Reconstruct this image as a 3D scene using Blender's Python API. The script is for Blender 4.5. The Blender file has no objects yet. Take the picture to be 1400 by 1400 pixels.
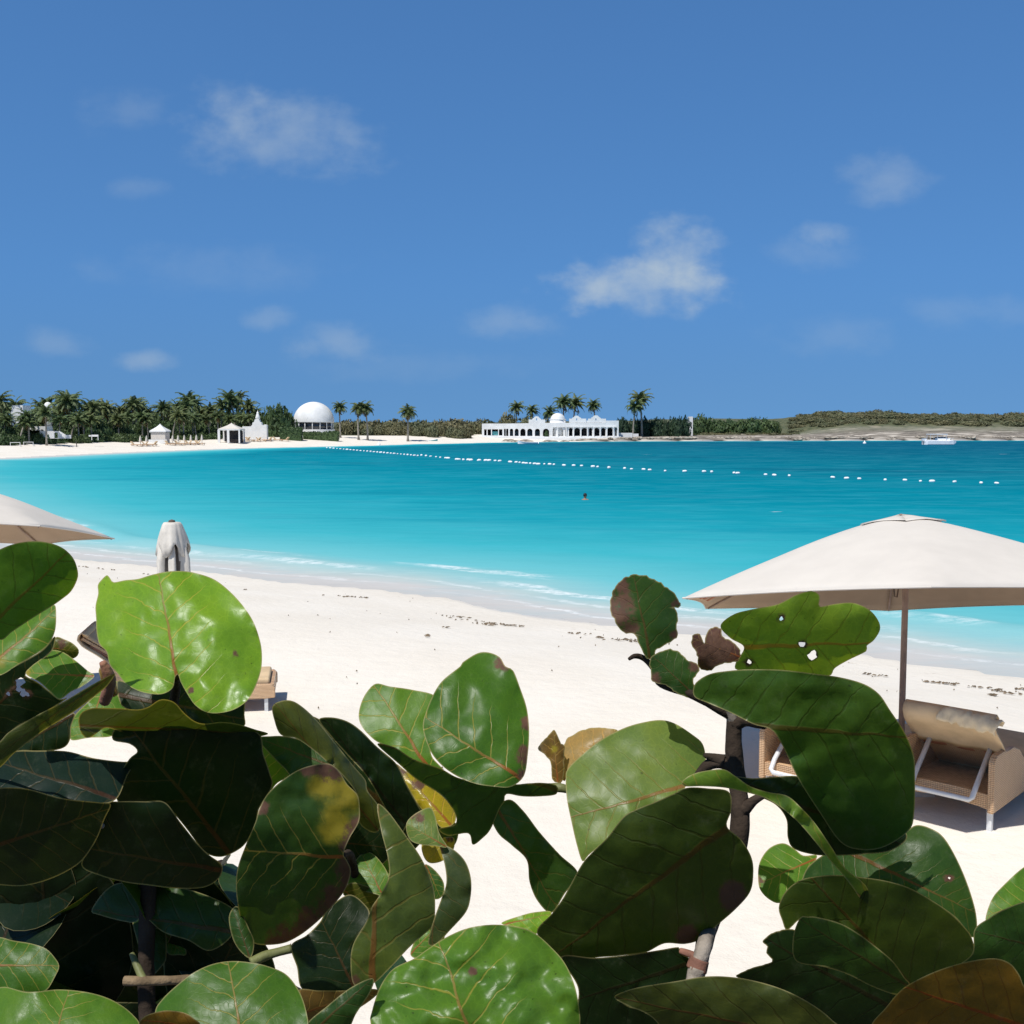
import bpy, bmesh, math, random
import numpy as np
from mathutils import Vector, Matrix, noise
from mathutils.geometry import delaunay_2d_cdt
R = math.radians
PI = math.pi
random.seed(7)
scene = bpy.context.scene
COL = scene.collection

# ------------------------------------------------------------------ camera
F = 1500.0                                   # focal length in photo pixels (photo is 1400 wide)
CAM = Vector((0.0, 0.0, 3.57))
PITCH = math.atan((700.0 - 577.0) / F)
FWD = Vector((0, math.cos(PITCH), -math.sin(PITCH)))
UPV = Vector((0, math.sin(PITCH), math.cos(PITCH)))
cam_data = bpy.data.cameras.new('camera')
cam_data.sensor_width = 36.0
cam_data.lens = 36.0 * F / 1400.0
cam_data.clip_start = 0.05
cam_data.clip_end = 20000
cam = bpy.data.objects.new('camera', cam_data)
COL.objects.link(cam)
cam.location = CAM
cam.rotation_euler = (PI / 2 - PITCH, 0, 0)
scene.camera = cam

# ------------------------------------------------------------------ light
SUN = Vector((-0.30, -0.40, 0.90)).normalized()       # direction towards the sun
sun_data = bpy.data.lights.new('sun', 'SUN')
sun_data.energy = 4.6
sun_data.angle = R(0.5)
sun_data.color = (1.0, 0.965, 0.91)
sun_o = bpy.data.objects.new('sun', sun_data)
COL.objects.link(sun_o)
sun_o.rotation_euler = SUN.to_track_quat('Z', 'Y').to_euler()
scene.view_settings.view_transform = 'Standard'
scene.view_settings.look = 'None'
scene.view_settings.exposure = 0.0
scene.view_settings.gamma = 1.0
scene.cycles.max_bounces = 8
scene.cycles.transparent_max_bounces = 12

def N(nt, typ, **kw):
    n = nt.nodes.new(typ)
    for k, v in kw.items():
        if k.startswith('i_'):
            n.inputs[k[2:].replace('_', ' ')].default_value = v
        else:
            setattr(n, k, v)
    return n

def val(nt, op, a, b=None, c=None, clamp=False):
    n = nt.nodes.new('ShaderNodeMath'); n.operation = op; n.use_clamp = clamp
    for i, x in enumerate((a, b, c)):
        if x is None: continue
        if isinstance(x, (int, float)): n.inputs[i].default_value = x
        else: nt.links.new(x, n.inputs[i])
    return n.outputs[0]

def smooth(nt, x, lo, hi):
    n = nt.nodes.new('ShaderNodeMapRange'); n.interpolation_type = 'SMOOTHSTEP'
    nt.links.new(x, n.inputs['Value'])
    n.inputs['From Min'].default_value = lo; n.inputs['From Max'].default_value = hi
    return n.outputs['Result']

def mixc(nt, fac, a, b, blend='MIX'):
    n = nt.nodes.new('ShaderNodeMix'); n.data_type = 'RGBA'; n.blend_type = blend
    for i, x in ((0, fac), (6, a), (7, b)):
        if isinstance(x, (int, float)): n.inputs[i].default_value = x
        elif isinstance(x, (tuple, list)): n.inputs[i].default_value = tuple(x) + ((1,) if len(x) == 3 else ())
        else: nt.links.new(x, n.inputs[i])
    return n.outputs[2]

def noise_tex(nt, vec, scale, detail=4, rough=0.55, out='Fac'):
    n = nt.nodes.new('ShaderNodeTexNoise')
    if vec is not None: nt.links.new(vec, n.inputs['Vector'])
    n.inputs['Scale'].default_value = scale; n.inputs['Detail'].default_value = detail
    n.inputs['Roughness'].default_value = rough
    return n.outputs[out]

def mapping(nt, vec, scale=(1, 1, 1), loc=(0, 0, 0), rot=(0, 0, 0)):
    n = nt.nodes.new('ShaderNodeMapping')
    nt.links.new(vec, n.inputs['Vector'])
    n.inputs['Scale'].default_value = scale; n.inputs['Location'].default_value = loc; n.inputs['Rotation'].default_value = rot
    return n.outputs[0]

# ------------------------------------------------------------------ sky
world = bpy.data.worlds.new('World')
scene.world = world
world.use_nodes = True
wt = world.node_tree
wt.nodes.clear()
tc = wt.nodes.new('ShaderNodeTexCoord')
sep = wt.nodes.new('ShaderNodeSeparateXYZ')
wt.links.new(tc.outputs['Generated'], sep.inputs[0])
zlift = val(wt, 'MULTIPLY_ADD', val(wt, 'MAXIMUM', sep.outputs['Z'], 0.0), 0.55, 0.20)
cmb = wt.nodes.new('ShaderNodeCombineXYZ')
wt.links.new(sep.outputs['X'], cmb.inputs[0]); wt.links.new(sep.outputs['Y'], cmb.inputs[1]); wt.links.new(zlift, cmb.inputs[2])
sky = wt.nodes.new('ShaderNodeTexSky')
sky.sky_type = 'NISHITA'
sky.sun_disc = False
sky.sun_elevation = math.asin(SUN.z)
sky.sun_rotation = math.atan2(SUN.x, SUN.y)
sky.air_density = 1.0; sky.dust_density = 0.3; sky.ozone_density = 2.0
wt.links.new(cmb.outputs[0], sky.inputs[0])
low = mixc(wt, smooth(wt, sep.outputs['Z'], 0.0, 0.14), (0.62, 0.97, 1.26), (0.63, 1.08, 1.48))
tint = mixc(wt, smooth(wt, sep.outputs['Z'], 0.40, 0.75), low, (0.62, 0.66, 0.66))
skyc = mixc(wt, 1.0, sky.outputs[0], tint, 'MULTIPLY')
# clouds, fixed to directions of the sky (tangent of azimuth, tangent of elevation)
yy = val(wt, 'MAXIMUM', sep.outputs['Y'], 0.02)
u = val(wt, 'DIVIDE', sep.outputs['X'], yy)
v = val(wt, 'DIVIDE', sep.outputs['Z'], yy)
uv = wt.nodes.new('ShaderNodeCombineXYZ')
wt.links.new(u, uv.inputs[0]); wt.links.new(v, uv.inputs[1])
n_big = noise_tex(wt, mapping(wt, uv.outputs[0], (1, 1.5, 1)), 11, 4, 0.5)
n_mid = noise_tex(wt, mapping(wt, uv.outputs[0], (1, 1.4, 1), (3, 1, 0)), 30, 4, 0.55)
nn = val(wt, 'MULTIPLY_ADD', n_mid, 0.55, val(wt, 'MULTIPLY', n_big, 0.6))
cloud = None
for (px, py, rx, ry, al) in [(385, 192, 165, 66, .36), (330, 162, 66, 46, .26), (865, 396, 125, 52, .56), (925, 352, 74, 50, .66), (805, 398, 66, 40, .5), (950, 392, 50, 34, .4), (1205, 252, 80, 36, .28),
                             (1120, 326, 44, 20, .38), (465, 470, 95, 30, .28), (205, 494, 48, 17, .32), (690, 442, 90, 28, .24),
                             (190, 165, 70, 38, .15), (370, 440, 40, 22, .22), (80, 470, 60, 24, .18), (1100, 350, 80, 28, .16), (205, 262, 44, 20, .14), (1330, 430, 130, 32, .12),
                             (300, 370, 200, 40, .10), (1140, 460, 110, 34, .12), (560, 500, 220, 26, .08)]:
    cu, cv = (px - 700) / F, (577 - py) / F
    a = val(wt, 'MULTIPLY', val(wt, 'SUBTRACT', u, cu), F / rx)
    b = val(wt, 'MULTIPLY', val(wt, 'SUBTRACT', v, cv), F / ry)
    d2 = val(wt, 'ADD', val(wt, 'MULTIPLY', a, a), val(wt, 'MULTIPLY', b, b))
    dens = val(wt, 'SUBTRACT', val(wt, 'ADD', 0.58, val(wt, 'MULTIPLY', val(wt, 'SUBTRACT', nn, 0.57), 1.8)), val(wt, 'MULTIPLY', val(wt, 'POWER', d2, 0.62), 0.62))
    m = val(wt, 'MULTIPLY', smooth(wt, dens, -0.08, 0.8), al)
    cloud = m if cloud is None else val(wt, 'SUBTRACT', 1.0, val(wt, 'MULTIPLY', val(wt, 'SUBTRACT', 1.0, cloud), val(wt, 'SUBTRACT', 1.0, m)))
cloud = val(wt, 'MULTIPLY', cloud, val(wt, 'GREATER_THAN', sep.outputs['Y'], 0.05))
SKY_STRENGTH = 0.085
cl_col = tuple(c / SKY_STRENGTH for c in (0.47, 0.56, 0.64))
skyc = mixc(wt, cloud, skyc, cl_col)
bg = wt.nodes.new('ShaderNodeBackground')
bg.inputs['Strength'].default_value = SKY_STRENGTH
wt.links.new(skyc, bg.inputs['Color'])
wo = wt.nodes.new('ShaderNodeOutputWorld')
wt.links.new(bg.outputs[0], wo.inputs['Surface'])

# ------------------------------------------------------------------ helpers
def ray(px, py):
    return FWD + UPV * ((700.0 - py) / F) + Vector(((px - 700.0) / F, 0, 0))

def at_z(px, py, z):
    r = ray(px, py)
    return CAM + r * ((z - CAM.z) / r.z)

def at_d(px, py, d):
    """point at distance d along the view axis"""
    return CAM + ray(px, py) * d

def on_y(px, py, y):
    r = ray(px, py)
    return CAM + r * (y / r.y)

class MB:
    def __init__(s): s.v = []; s.f = []
    def add(s, vs, fs):
        o = len(s.v); s.v += [tuple(p) for p in vs]; s.f += [tuple(i + o for i in f) for f in fs]
    def box(s, c, size, rot=None):
        hx, hy, hz = (d / 2 for d in size)
        vs = [Vector((x, y, z)) for x in (-hx, hx) for y in (-hy, hy) for z in (-hz, hz)]
        if rot is not None:
            m = rot if isinstance(rot, Matrix) else Matrix.Rotation(rot, 3, 'Z')
            vs = [m @ p for p in vs]
        s.add([p + Vector(c) for p in vs], [(0, 1, 3, 2), (4, 6, 7, 5), (0, 4, 5, 1), (2, 3, 7, 6), (0, 2, 6, 4), (1, 5, 7, 3)])
    def tube(s, path, rad, n=8, cap=True):
        path = [Vector(p) for p in path]
        rads = rad if isinstance(rad, (list, tuple)) else [rad] * len(path)
        vs = []; ref = None
        for i, p in enumerate(path):
            t = (path[min(i + 1, len(path) - 1)] - path[max(i - 1, 0)]).normalized()
            if ref is None: ref = Vector((0, 0, 1)) if abs(t.z) < .9 else Vector((1, 0, 0))
            a = t.cross(ref).normalized(); b = t.cross(a); ref = -b
            ref = b.cross(t) if False else a.cross(t)
            for k in range(n):
                th = 2 * PI * k / n
                vs.append(p + (a * math.cos(th) + b * math.sin(th)) * rads[i])
        fs = [(i * n + k, i * n + (k + 1) % n, (i + 1) * n + (k + 1) % n, (i + 1) * n + k) for i in range(len(path) - 1) for k in range(n)]
        if cap: fs += [tuple(range(n))[::-1], tuple((len(path) - 1) * n + k for k in range(n))]
        s.add(vs, fs)
    def lathe(s, prof, c=(0, 0, 0), n=24, fn=None):
        """prof = [(r, z)...] ; fn(theta, i) scales the radius"""
        vs = []
        for i, (r, z) in enumerate(prof):
            for k in range(n):
                th = 2 * PI * k / n
                q = r * (fn(th, i) if fn else 1)
                vs.append((c[0] + q * math.cos(th), c[1] + q * math.sin(th), c[2] + z))
        fs = [(i * n + k, i * n + (k + 1) % n, (i + 1) * n + (k + 1) % n, (i + 1) * n + k) for i in range(len(prof) - 1) for k in range(n)]
        if prof[-1][0] > 1e-4: fs.append(tuple((len(prof) - 1) * n + k for k in range(n)))
        if prof[0][0] > 1e-4: fs.append(tuple(range(n))[::-1])
        s.add(vs, fs)
    def panel(s, outline, holes, y0, t, origin=(0, 0, 0)):
        """a wall in the local xz plane from y0 to y0+t with openings cut through"""
        pts = []; edges = []
        for loop in [outline] + holes:
            o = len(pts); pts += [Vector(p) for p in loop]
            edges += [(o + i, o + (i + 1) % len(loop)) for i in range(len(loop))]
        vo, eo, fo = delaunay_2d_cdt(pts, edges, [], 0, 1e-6)[:3]
        fs = []
        for f in fo:
            c = sum((vo[i] for i in f), Vector((0, 0))) / len(f)
            if inside(c, outline) and not any(inside(c, h) for h in holes): fs.append(f)
        ox, oy, oz = origin
        n = len(vo)
        vs = [(p.x + ox, y0 + oy, p.y + oz) for p in vo] + [(p.x + ox, y0 + t + oy, p.y + oz) for p in vo]
        F_ = []
        cnt = {}
        for f in fs:
            a, b, c = (vo[i] for i in f[:3])
            if (b.x - a.x) * (c.y - a.y) - (b.y - a.y) * (c.x - a.x) < 0: f = f[::-1]
            F_.append(tuple(f)); F_.append(tuple(i + n for i in f[::-1]))
            for i in range(len(f)):
                e = (f[i], f[(i + 1) % len(f)]); cnt[e] = 1
        for (a, b) in list(cnt):
            if (b, a) not in cnt: F_.append((b, a, a + n, b + n))
        s.add(vs, F_)

def inside(p, poly):
    x, y = p[0], p[1]; r = False; j = len(poly) - 1
    for i in range(len(poly)):
        xi, yi = poly[i][0], poly[i][1]; xj, yj = poly[j][0], poly[j][1]
        if (yi > y) != (yj > y) and x < (xj - xi) * (y - yi) / (yj - yi) + xi: r = not r
        j = i
    return r

def mesh_of(name, mb, mat, smooth_=False, bevel=0):
    me = bpy.data.meshes.new(name)
    me.from_pydata([tuple(p) for p in mb.v], [], mb.f)
    bm = bmesh.new(); bm.from_mesh(me)
    bmesh.ops.recalc_face_normals(bm, faces=bm.faces)
    if bevel:
        es = [e for e in bm.edges if len(e.link_faces) == 2 and e.calc_face_angle(0) > 0.6]
        bmesh.ops.bevel(bm, geom=es, offset=bevel, segments=2, affect='EDGES', profile=0.5)
    bm.to_mesh(me); bm.free()
    if mat: me.materials.append(mat)
    if smooth_:
        for p in me.polygons: p.use_smooth = True
    return me

def obj(name, mb, mat, parent=None, smooth_=False, bevel=0, loc=(0, 0, 0), rz=0):
    me = mb if isinstance(mb, bpy.types.Mesh) else mesh_of(name, mb, mat, smooth_, bevel)
    o = bpy.data.objects.new(name, me)
    COL.objects.link(o)
    o.location = loc; o.rotation_euler = (0, 0, rz)
    if parent: o.parent = parent
    return o

def tag(o, label=None, cat=None, group=None, kind=None):
    if label: o['label'] = label
    if cat: o['category'] = cat
    if group: o['group'] = group
    if kind: o['kind'] = kind
    return o

def thing(name, label, cat, loc=(0, 0, 0), rz=0, group=None):
    o = bpy.data.objects.new(name, None)
    COL.objects.link(o)
    o.location = loc; o.rotation_euler = (0, 0, rz); o.empty_display_size = 0.2
    return tag(o, label, cat, group)

def copy_tree(o, parent=None):
    c = o.copy(); COL.objects.link(c)
    if parent: c.parent = parent
    for ch in list(o.children):
        copy_tree(ch, c)
    return c

# ------------------------------------------------------------------ materials
def new_mat(name):
    m = bpy.data.materials.new(name); m.use_nodes = True
    nt = m.node_tree
    b = nt.nodes['Principled BSDF']
    return m, nt, b

def mat(name, col, rough=0.6, var=0.12, scale=6, bump=0.0, bscale=40, spec=0.4, metal=0.0, tint=None, trans=0.0):
    m, nt, b = new_mat(name)
    t = nt.nodes.new('ShaderNodeTexCoord')
    n = noise_tex(nt, t.outputs['Object'], scale, 5, 0.6)
    f = smooth(nt, n, 0.3, 0.7)
    dark = tuple(c * (1 - var) for c in col); light = tuple(min(1, c * (1 + var * .6)) for c in (tint or col))
    c = mixc(nt, f, dark, light)
    nt.links.new(c, b.inputs['Base Color'])
    b.inputs['Roughness'].default_value = rough
    b.inputs['Specular IOR Level'].default_value = spec
    b.inputs['Metallic'].default_value = metal
    if bump:
        bn = nt.nodes.new('ShaderNodeBump'); bn.inputs['Strength'].default_value = bump; bn.inputs['Distance'].default_value = 0.01
        nt.links.new(noise_tex(nt, t.outputs['Object'], bscale, 4), bn.inputs['Height'])
        nt.links.new(bn.outputs[0], b.inputs['Normal'])
    if trans:
        tr = nt.nodes.new('ShaderNodeBsdfTranslucent'); nt.links.new(c, tr.inputs[0])
        mx = nt.nodes.new('ShaderNodeMixShader'); mx.inputs[0].default_value = trans
        nt.links.new(b.outputs[0], mx.inputs[1]); nt.links.new(tr.outputs[0], mx.inputs[2])
        nt.links.new(mx.outputs[0], nt.nodes['Material Output'].inputs['Surface'])
    return m

M_white = mat('white_stucco', (0.76, 0.755, 0.735), 0.8, 0.09, 0.6, 0.1, 8)
M_shadow = mat('dark_interior', (0.035, 0.035, 0.04), 0.7)  # near-black stands in for the shade inside rooms and openings
M_glassy = mat('dark_glass', (0.03, 0.035, 0.045), 0.15, 0.3, 2, spec=0.6)
M_teal = mat('teal_paint', (0.12, 0.42, 0.42), 0.4)
M_trunk = mat('palm_bark', (0.30, 0.27, 0.22), 0.9, 0.3, 3, 0.3, 12)
M_pole = mat('wooden_pole', (0.31, 0.215, 0.165), 0.55, 0.25, 5)
M_canvas = mat('cream_canvas', (0.66, 0.61, 0.545), 0.85, 0.05, 2.2, 0.15, 260, spec=0.2, trans=0.05)
M_fold_shade = mat('canvas_fold_shade', (0.17, 0.15, 0.13), 0.9, 0.2, 9)
M_under_shade = mat('canvas_under_shade', (0.47, 0.345, 0.24), 0.9, 0.06, 3, spec=0.1)
M_canvas_old = mat('weathered_canvas', (0.68, 0.635, 0.56), 0.85, 0.15, 9, 0.2, 90, spec=0.2, trans=0.06)
M_grey_metal = mat('grey_metal', (0.66, 0.675, 0.69), 0.4, 0.08, 8, spec=0.5, metal=0.1)
M_cushion = mat('tan_cushion', (0.66, 0.49, 0.30), 0.9, 0.12, 5, 0.25, 120, spec=0.15)
M_towel = mat('cream_towel', (0.70, 0.58, 0.40), 0.95, 0.08, 20, 0.4, 160, spec=0.1)
M_lining = mat('salmon_lining', (0.50, 0.22, 0.14), 0.9, 0.15, 8)
M_float = mat('white_float', (0.85, 0.86, 0.86), 0.4, 0.05, 4)
M_rope = mat('rope', (0.55, 0.56, 0.55), 0.8)
M_skin = mat('skin', (0.35, 0.19, 0.12), 0.55)
M_hair = mat('dark_hair', (0.012, 0.010, 0.010), 0.5)
M_boat = mat('boat_white', (0.90, 0.90, 0.90), 0.3, 0.05, 2)
M_deadwood = mat('dark_post', (0.06, 0.05, 0.045), 0.8)
M_strap = mat('dark_strap', (0.12, 0.085, 0.065), 0.8)

def wicker_mat():
    m, nt, b = new_mat('tan_wicker')
    t = nt.nodes.new('ShaderNodeTexCoord')
    def wave(d, s):
        w = nt.nodes.new('ShaderNodeTexWave'); w.bands_direction = d
        nt.links.new(t.outputs['Object'], w.inputs['Vector']); w.inputs['Scale'].default_value = s
        w.inputs['Distortion'].default_value = 1.2; w.inputs['Detail'].default_value = 1
        return w.outputs['Fac']
    h = wave('Z', 19)
    d = val(nt, 'MAXIMUM', wave('X', 15), wave('Y', 15))
    w = val(nt, 'MULTIPLY_ADD', h, 0.6, val(nt, 'MULTIPLY', d, 0.4))
    n = noise_tex(nt, t.outputs['Object'], 7, 3)
    c = mixc(nt, smooth(nt, w, 0.15, 0.8), (0.36, 0.21, 0.115), mixc(nt, n, (0.55, 0.35, 0.19), (0.70, 0.49, 0.30)))
    nt.links.new(c, b.inputs['Base Color'])
    b.inputs['Roughness'].default_value = 0.5
    bn = nt.nodes.new('ShaderNodeBump'); bn.inputs['Strength'].default_value = 0.6; bn.inputs['Distance'].default_value = 0.01
    nt.links.new(w, bn.inputs['Height']); nt.links.new(bn.outputs[0], b.inputs['Normal'])
    return m
M_wicker = wicker_mat()

def foliage_mat(name, dark, light, trans=0.2):
    m, nt, b = new_mat(name)
    g = nt.nodes.new('ShaderNodeNewGeometry')
    oi = nt.nodes.new('ShaderNodeObjectInfo')
    r = val(nt, 'FRACT', val(nt, 'ADD', g.outputs['Random Per Island'], oi.outputs['Random']))
    c = mixc(nt, r, dark, light)
    c = mixc(nt, val(nt, 'MULTIPLY', oi.outputs['Random'], 0.45), c, tuple(x * y for x, y in zip(light, (1.2, .9, .8))))
    nt.links.new(c, b.inputs['Base Color'])
    b.inputs['Roughness'].default_value = 0.55; b.inputs['Specular IOR Level'].default_value = 0.3
    tr = nt.nodes.new('ShaderNodeBsdfTranslucent'); nt.links.new(c, tr.inputs[0])
    mx = nt.nodes.new('ShaderNodeMixShader'); mx.inputs[0].default_value = trans
    nt.links.new(b.outputs[0], mx.inputs[1]); nt.links.new(tr.outputs[0], mx.inputs[2])
    nt.links.new(mx.outputs[0], nt.nodes['Material Output'].inputs['Surface'])
    return m
M_palm = foliage_mat('palm_fronds', (0.030, 0.075, 0.028), (0.145, 0.195, 0.075))
M_palm_dry = foliage_mat('dry_palm_fronds', (0.14, 0.11, 0.045), (0.22, 0.19, 0.08))
M_bush = foliage_mat('bush_leaves', (0.030, 0.072, 0.028), (0.085, 0.140, 0.050))
M_scrub = foliage_mat('scrub_leaves', (0.075, 0.100, 0.048), (0.190, 0.195, 0.105))
M_pine = foliage_mat('casuarina_needles', (0.018, 0.050, 0.030), (0.050, 0.090, 0.045))

# ------------------------------------------------------------------ shoreline (world metres, sea level -1)
SEA = -1.0
def P2(px, py): p = at_z(px, py, SEA); return (p.x, p.y)
near_px = [(1700, 975), (1500, 937), (1400, 923), (1314, 914), (1250, 906), (1186, 894), (1020, 872), (850, 856), (764, 845), (679, 832), (614, 817), (507, 804), (379, 794), (250, 777), (100, 763), (0, 752)]
far_px = [(0, 627), (100, 622), (218, 617), (330, 613), (450, 610.5), (520, 609), (575, 607), (600, 607.0), (660, 605.5), (720, 604.5), (860, 603.5), (1000, 603), (1150, 602.6), (1300, 602.4), (1400, 602.3)]
near_line = [(70.0, -18.0), (38.0, 2.0), (24.0, 10.5)] + [P2(*p) for p in near_px] + [(-30, 55), (-46, 78), (-60, 102), (-66, 122)]
far_line = [P2(*p) for p in far_px] + [(190, 285), (300, 300), (520, 330), (900, 420), (2600, 700)]
sea_poly = near_line + far_line + [(9000, 1500), (9000, -2000), (300, -600)]

def seg_dist(X, Y, line):
    d = np.full(X.shape, 1e9)
    for (ax, ay), (bx, by) in zip(line[:-1], line[1:]):
        dx, dy = bx - ax, by - ay
        t = np.clip(((X - ax) * dx + (Y - ay) * dy) / (dx * dx + dy * dy), 0, 1)
        d = np.minimum(d, np.hypot(X - ax - t * dx, Y - ay - t * dy))
    return d

def in_sea(X, Y):
    r = np.zeros(X.shape, bool); n = len(sea_poly); j = n - 1
    for i in range(n):
        xi, yi = sea_poly[i]; xj, yj = sea_poly[j]
        if yi != yj:
            c = ((yi > Y) != (yj > Y)) & (X < (xj - xi) * (Y - yi) / (yj - yi) + xi)
            r ^= c
        j = i
    return r

def sst(x, a, b):
    t = np.clip((x - a) / (b - a), 0, 1); return t * t * (3 - 2 * t)

def land(X, Y):
    """height, distance to near shore, to far shore, sea flag, rock share"""
    X = np.asarray(X, float); Y = np.asarray(Y, float)
    dn = seg_dist(X, Y, near_line); df = seg_dist(X, Y, far_line); s = in_sea(X, Y)
    d = np.minimum(dn, df)
    wob = 0.5 * np.sin(X * .21 + 1) * np.sin(Y * .17) + 0.5 * np.sin(X * .063 + Y * .051)
    near = dn < df
    zn = -1.03 + 1.03 * sst(d, -1, 9.5) + 0.03 * wob * sst(d, 2, 8)
    zn = zn + 1.95 * sst(-Y, -4.6, -1.6) * (np.abs(X) < 60)
    rock = sst(X, 14, 22) * (Y > 150)
    zf_b = -1.03 + 1.55 * sst(d, 0, 26) + 0.12 * wob * sst(d, 10, 30) + 0.9 * sst(d, 30, 80)
    hill = sst(X, 74, 98) + 0.22 * sst(X, 48, 60) * (1 - sst(X, 62, 74))
    big = 0.5 + 0.5 * np.sin(X * .085 + 2 + .6 * np.sin(Y * .05)) * np.sin(Y * .045 + 1)
    zf_r = -1.05 + 0.75 * sst(d, 0.2, 1.6) + 0.35 * sst(d, 3, 12) + hill * (1.0 * sst(d, 6, 26) + 3.2 * sst(d, 20, 62) + 1.3 * big * sst(d, 30, 70)) + 0.18 * wob * sst(d, 2, 10)
    zf = zf_b * (1 - rock) + zf_r * rock
    z = np.where(near, zn, zf)
    z = np.where(s, -1.06 - np.minimum(d * 0.07, 9), z)
    return z, dn, df, s, rock

def ground(x, y): return float(land(np.array([x]), np.array([y]))[0][0])

def polar_grid(radii, angs):
    rr, aa = np.meshgrid(radii, angs, indexing='ij')
    return rr * np.sin(aa), rr * np.cos(aa)

angs = np.concatenate([np.linspace(-PI, -R(42), 46)[:-1], np.linspace(-R(42), R(42), 230), np.linspace(R(42), PI, 46)[1:-1]])
radii = np.concatenate([np.geomspace(0.4, 8, 34)[:-1], np.geomspace(8, 60, 120)[:-1], np.geomspace(60, 420, 150)[:-1], np.geomspace(420, 9000, 26)])

def sheet(name, X, Y, Z, keep=None, wrap=True):
    nr, na = X.shape
    idx = np.arange(nr * na).reshape(nr, na)
    a = idx[:-1]; b = idx[1:]
    f = np.stack([a, b, np.roll(b, -1, 1), np.roll(a, -1, 1)], -1).reshape(-1, 4)
    if keep is not None:
        k = keep.reshape(-1)[f].any(1); f = f[k]
        used = np.unique(f); m = np.full(nr * na, -1); m[used] = np.arange(len(used)); f = m[f]
    else: used = np.arange(nr * na)
    co = np.stack([X, Y, Z], -1).reshape(-1, 3)[used]
    fl = [tuple(int(i) for i in q[::-1]) for q in f]
    if keep is None: fl.append(tuple(int(i) for i in idx[0]))
    me = bpy.data.meshes.new(name)
    me.from_pydata([tuple(float(c) for c in p) for p in co], [], fl)
    for p in me.polygons: p.use_smooth = True
    o = bpy.data.objects.new(name, me); COL.objects.link(o)
    return o, used

def set_attr(me, name, arr):
    at = me.attributes.new(name, 'FLOAT', 'POINT')
    at.data.foreach_set('value', np.asarray(arr, dtype=np.float32))

GX, GY = polar_grid(radii, angs)
GZ, DN, DF, SE, RK = land(GX, GY)
# rough rock ledges and lumpy scrub relief on the headland
nz = np.array([noise.noise(Vector((x * .35, y * .35, 0))) + .6 * noise.noise(Vector((x * .9, y * .9, 4))) if (y > 200 and -10 < x < 420 and y < 420) else 0.0 for x, y in zip(GX.ravel(), GY.ravel())]).reshape(GX.shape)
GZ = GZ + nz * 0.28 * RK * (~SE) * sst(DF, 1, 6)
sand_o, used = sheet('beach_ground', GX, GY, GZ)
tag(sand_o, 'pale sand beach running into scrubby rock headland across the bay', None, None, 'structure')
off = np.where(SE, -1, 1) * np.minimum(DN, DF)
set_attr(sand_o.data, 'shore', off.ravel())
set_attr(sand_o.data, 'nearside', (DN < DF).astype(float).ravel())
rockm = RK * (~SE) * (DF < DN) * (1 - sst(DF + nz * 6, 26, 44))
set_attr(sand_o.data, 'rock', rockm.ravel())
scr = np.maximum(RK * sst(DF + nz * 7, 16, 42), (1 - RK) * sst(DF, 24, 32)) * (~SE) * (DF < DN)
set_attr(sand_o.data, 'scrub', scr.ravel())
unseen_soil = (sst(-GY, -5.0, -3.6) * (DN < DF))  # dark ground out of view, added to cut bounce light on the leaves
set_attr(sand_o.data, 'unseen_soil', unseen_soil.ravel())

def attr(nt, name):
    a = nt.nodes.new('ShaderNodeAttribute'); a.attribute_name = name; return a.outputs['Fac']

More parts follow.
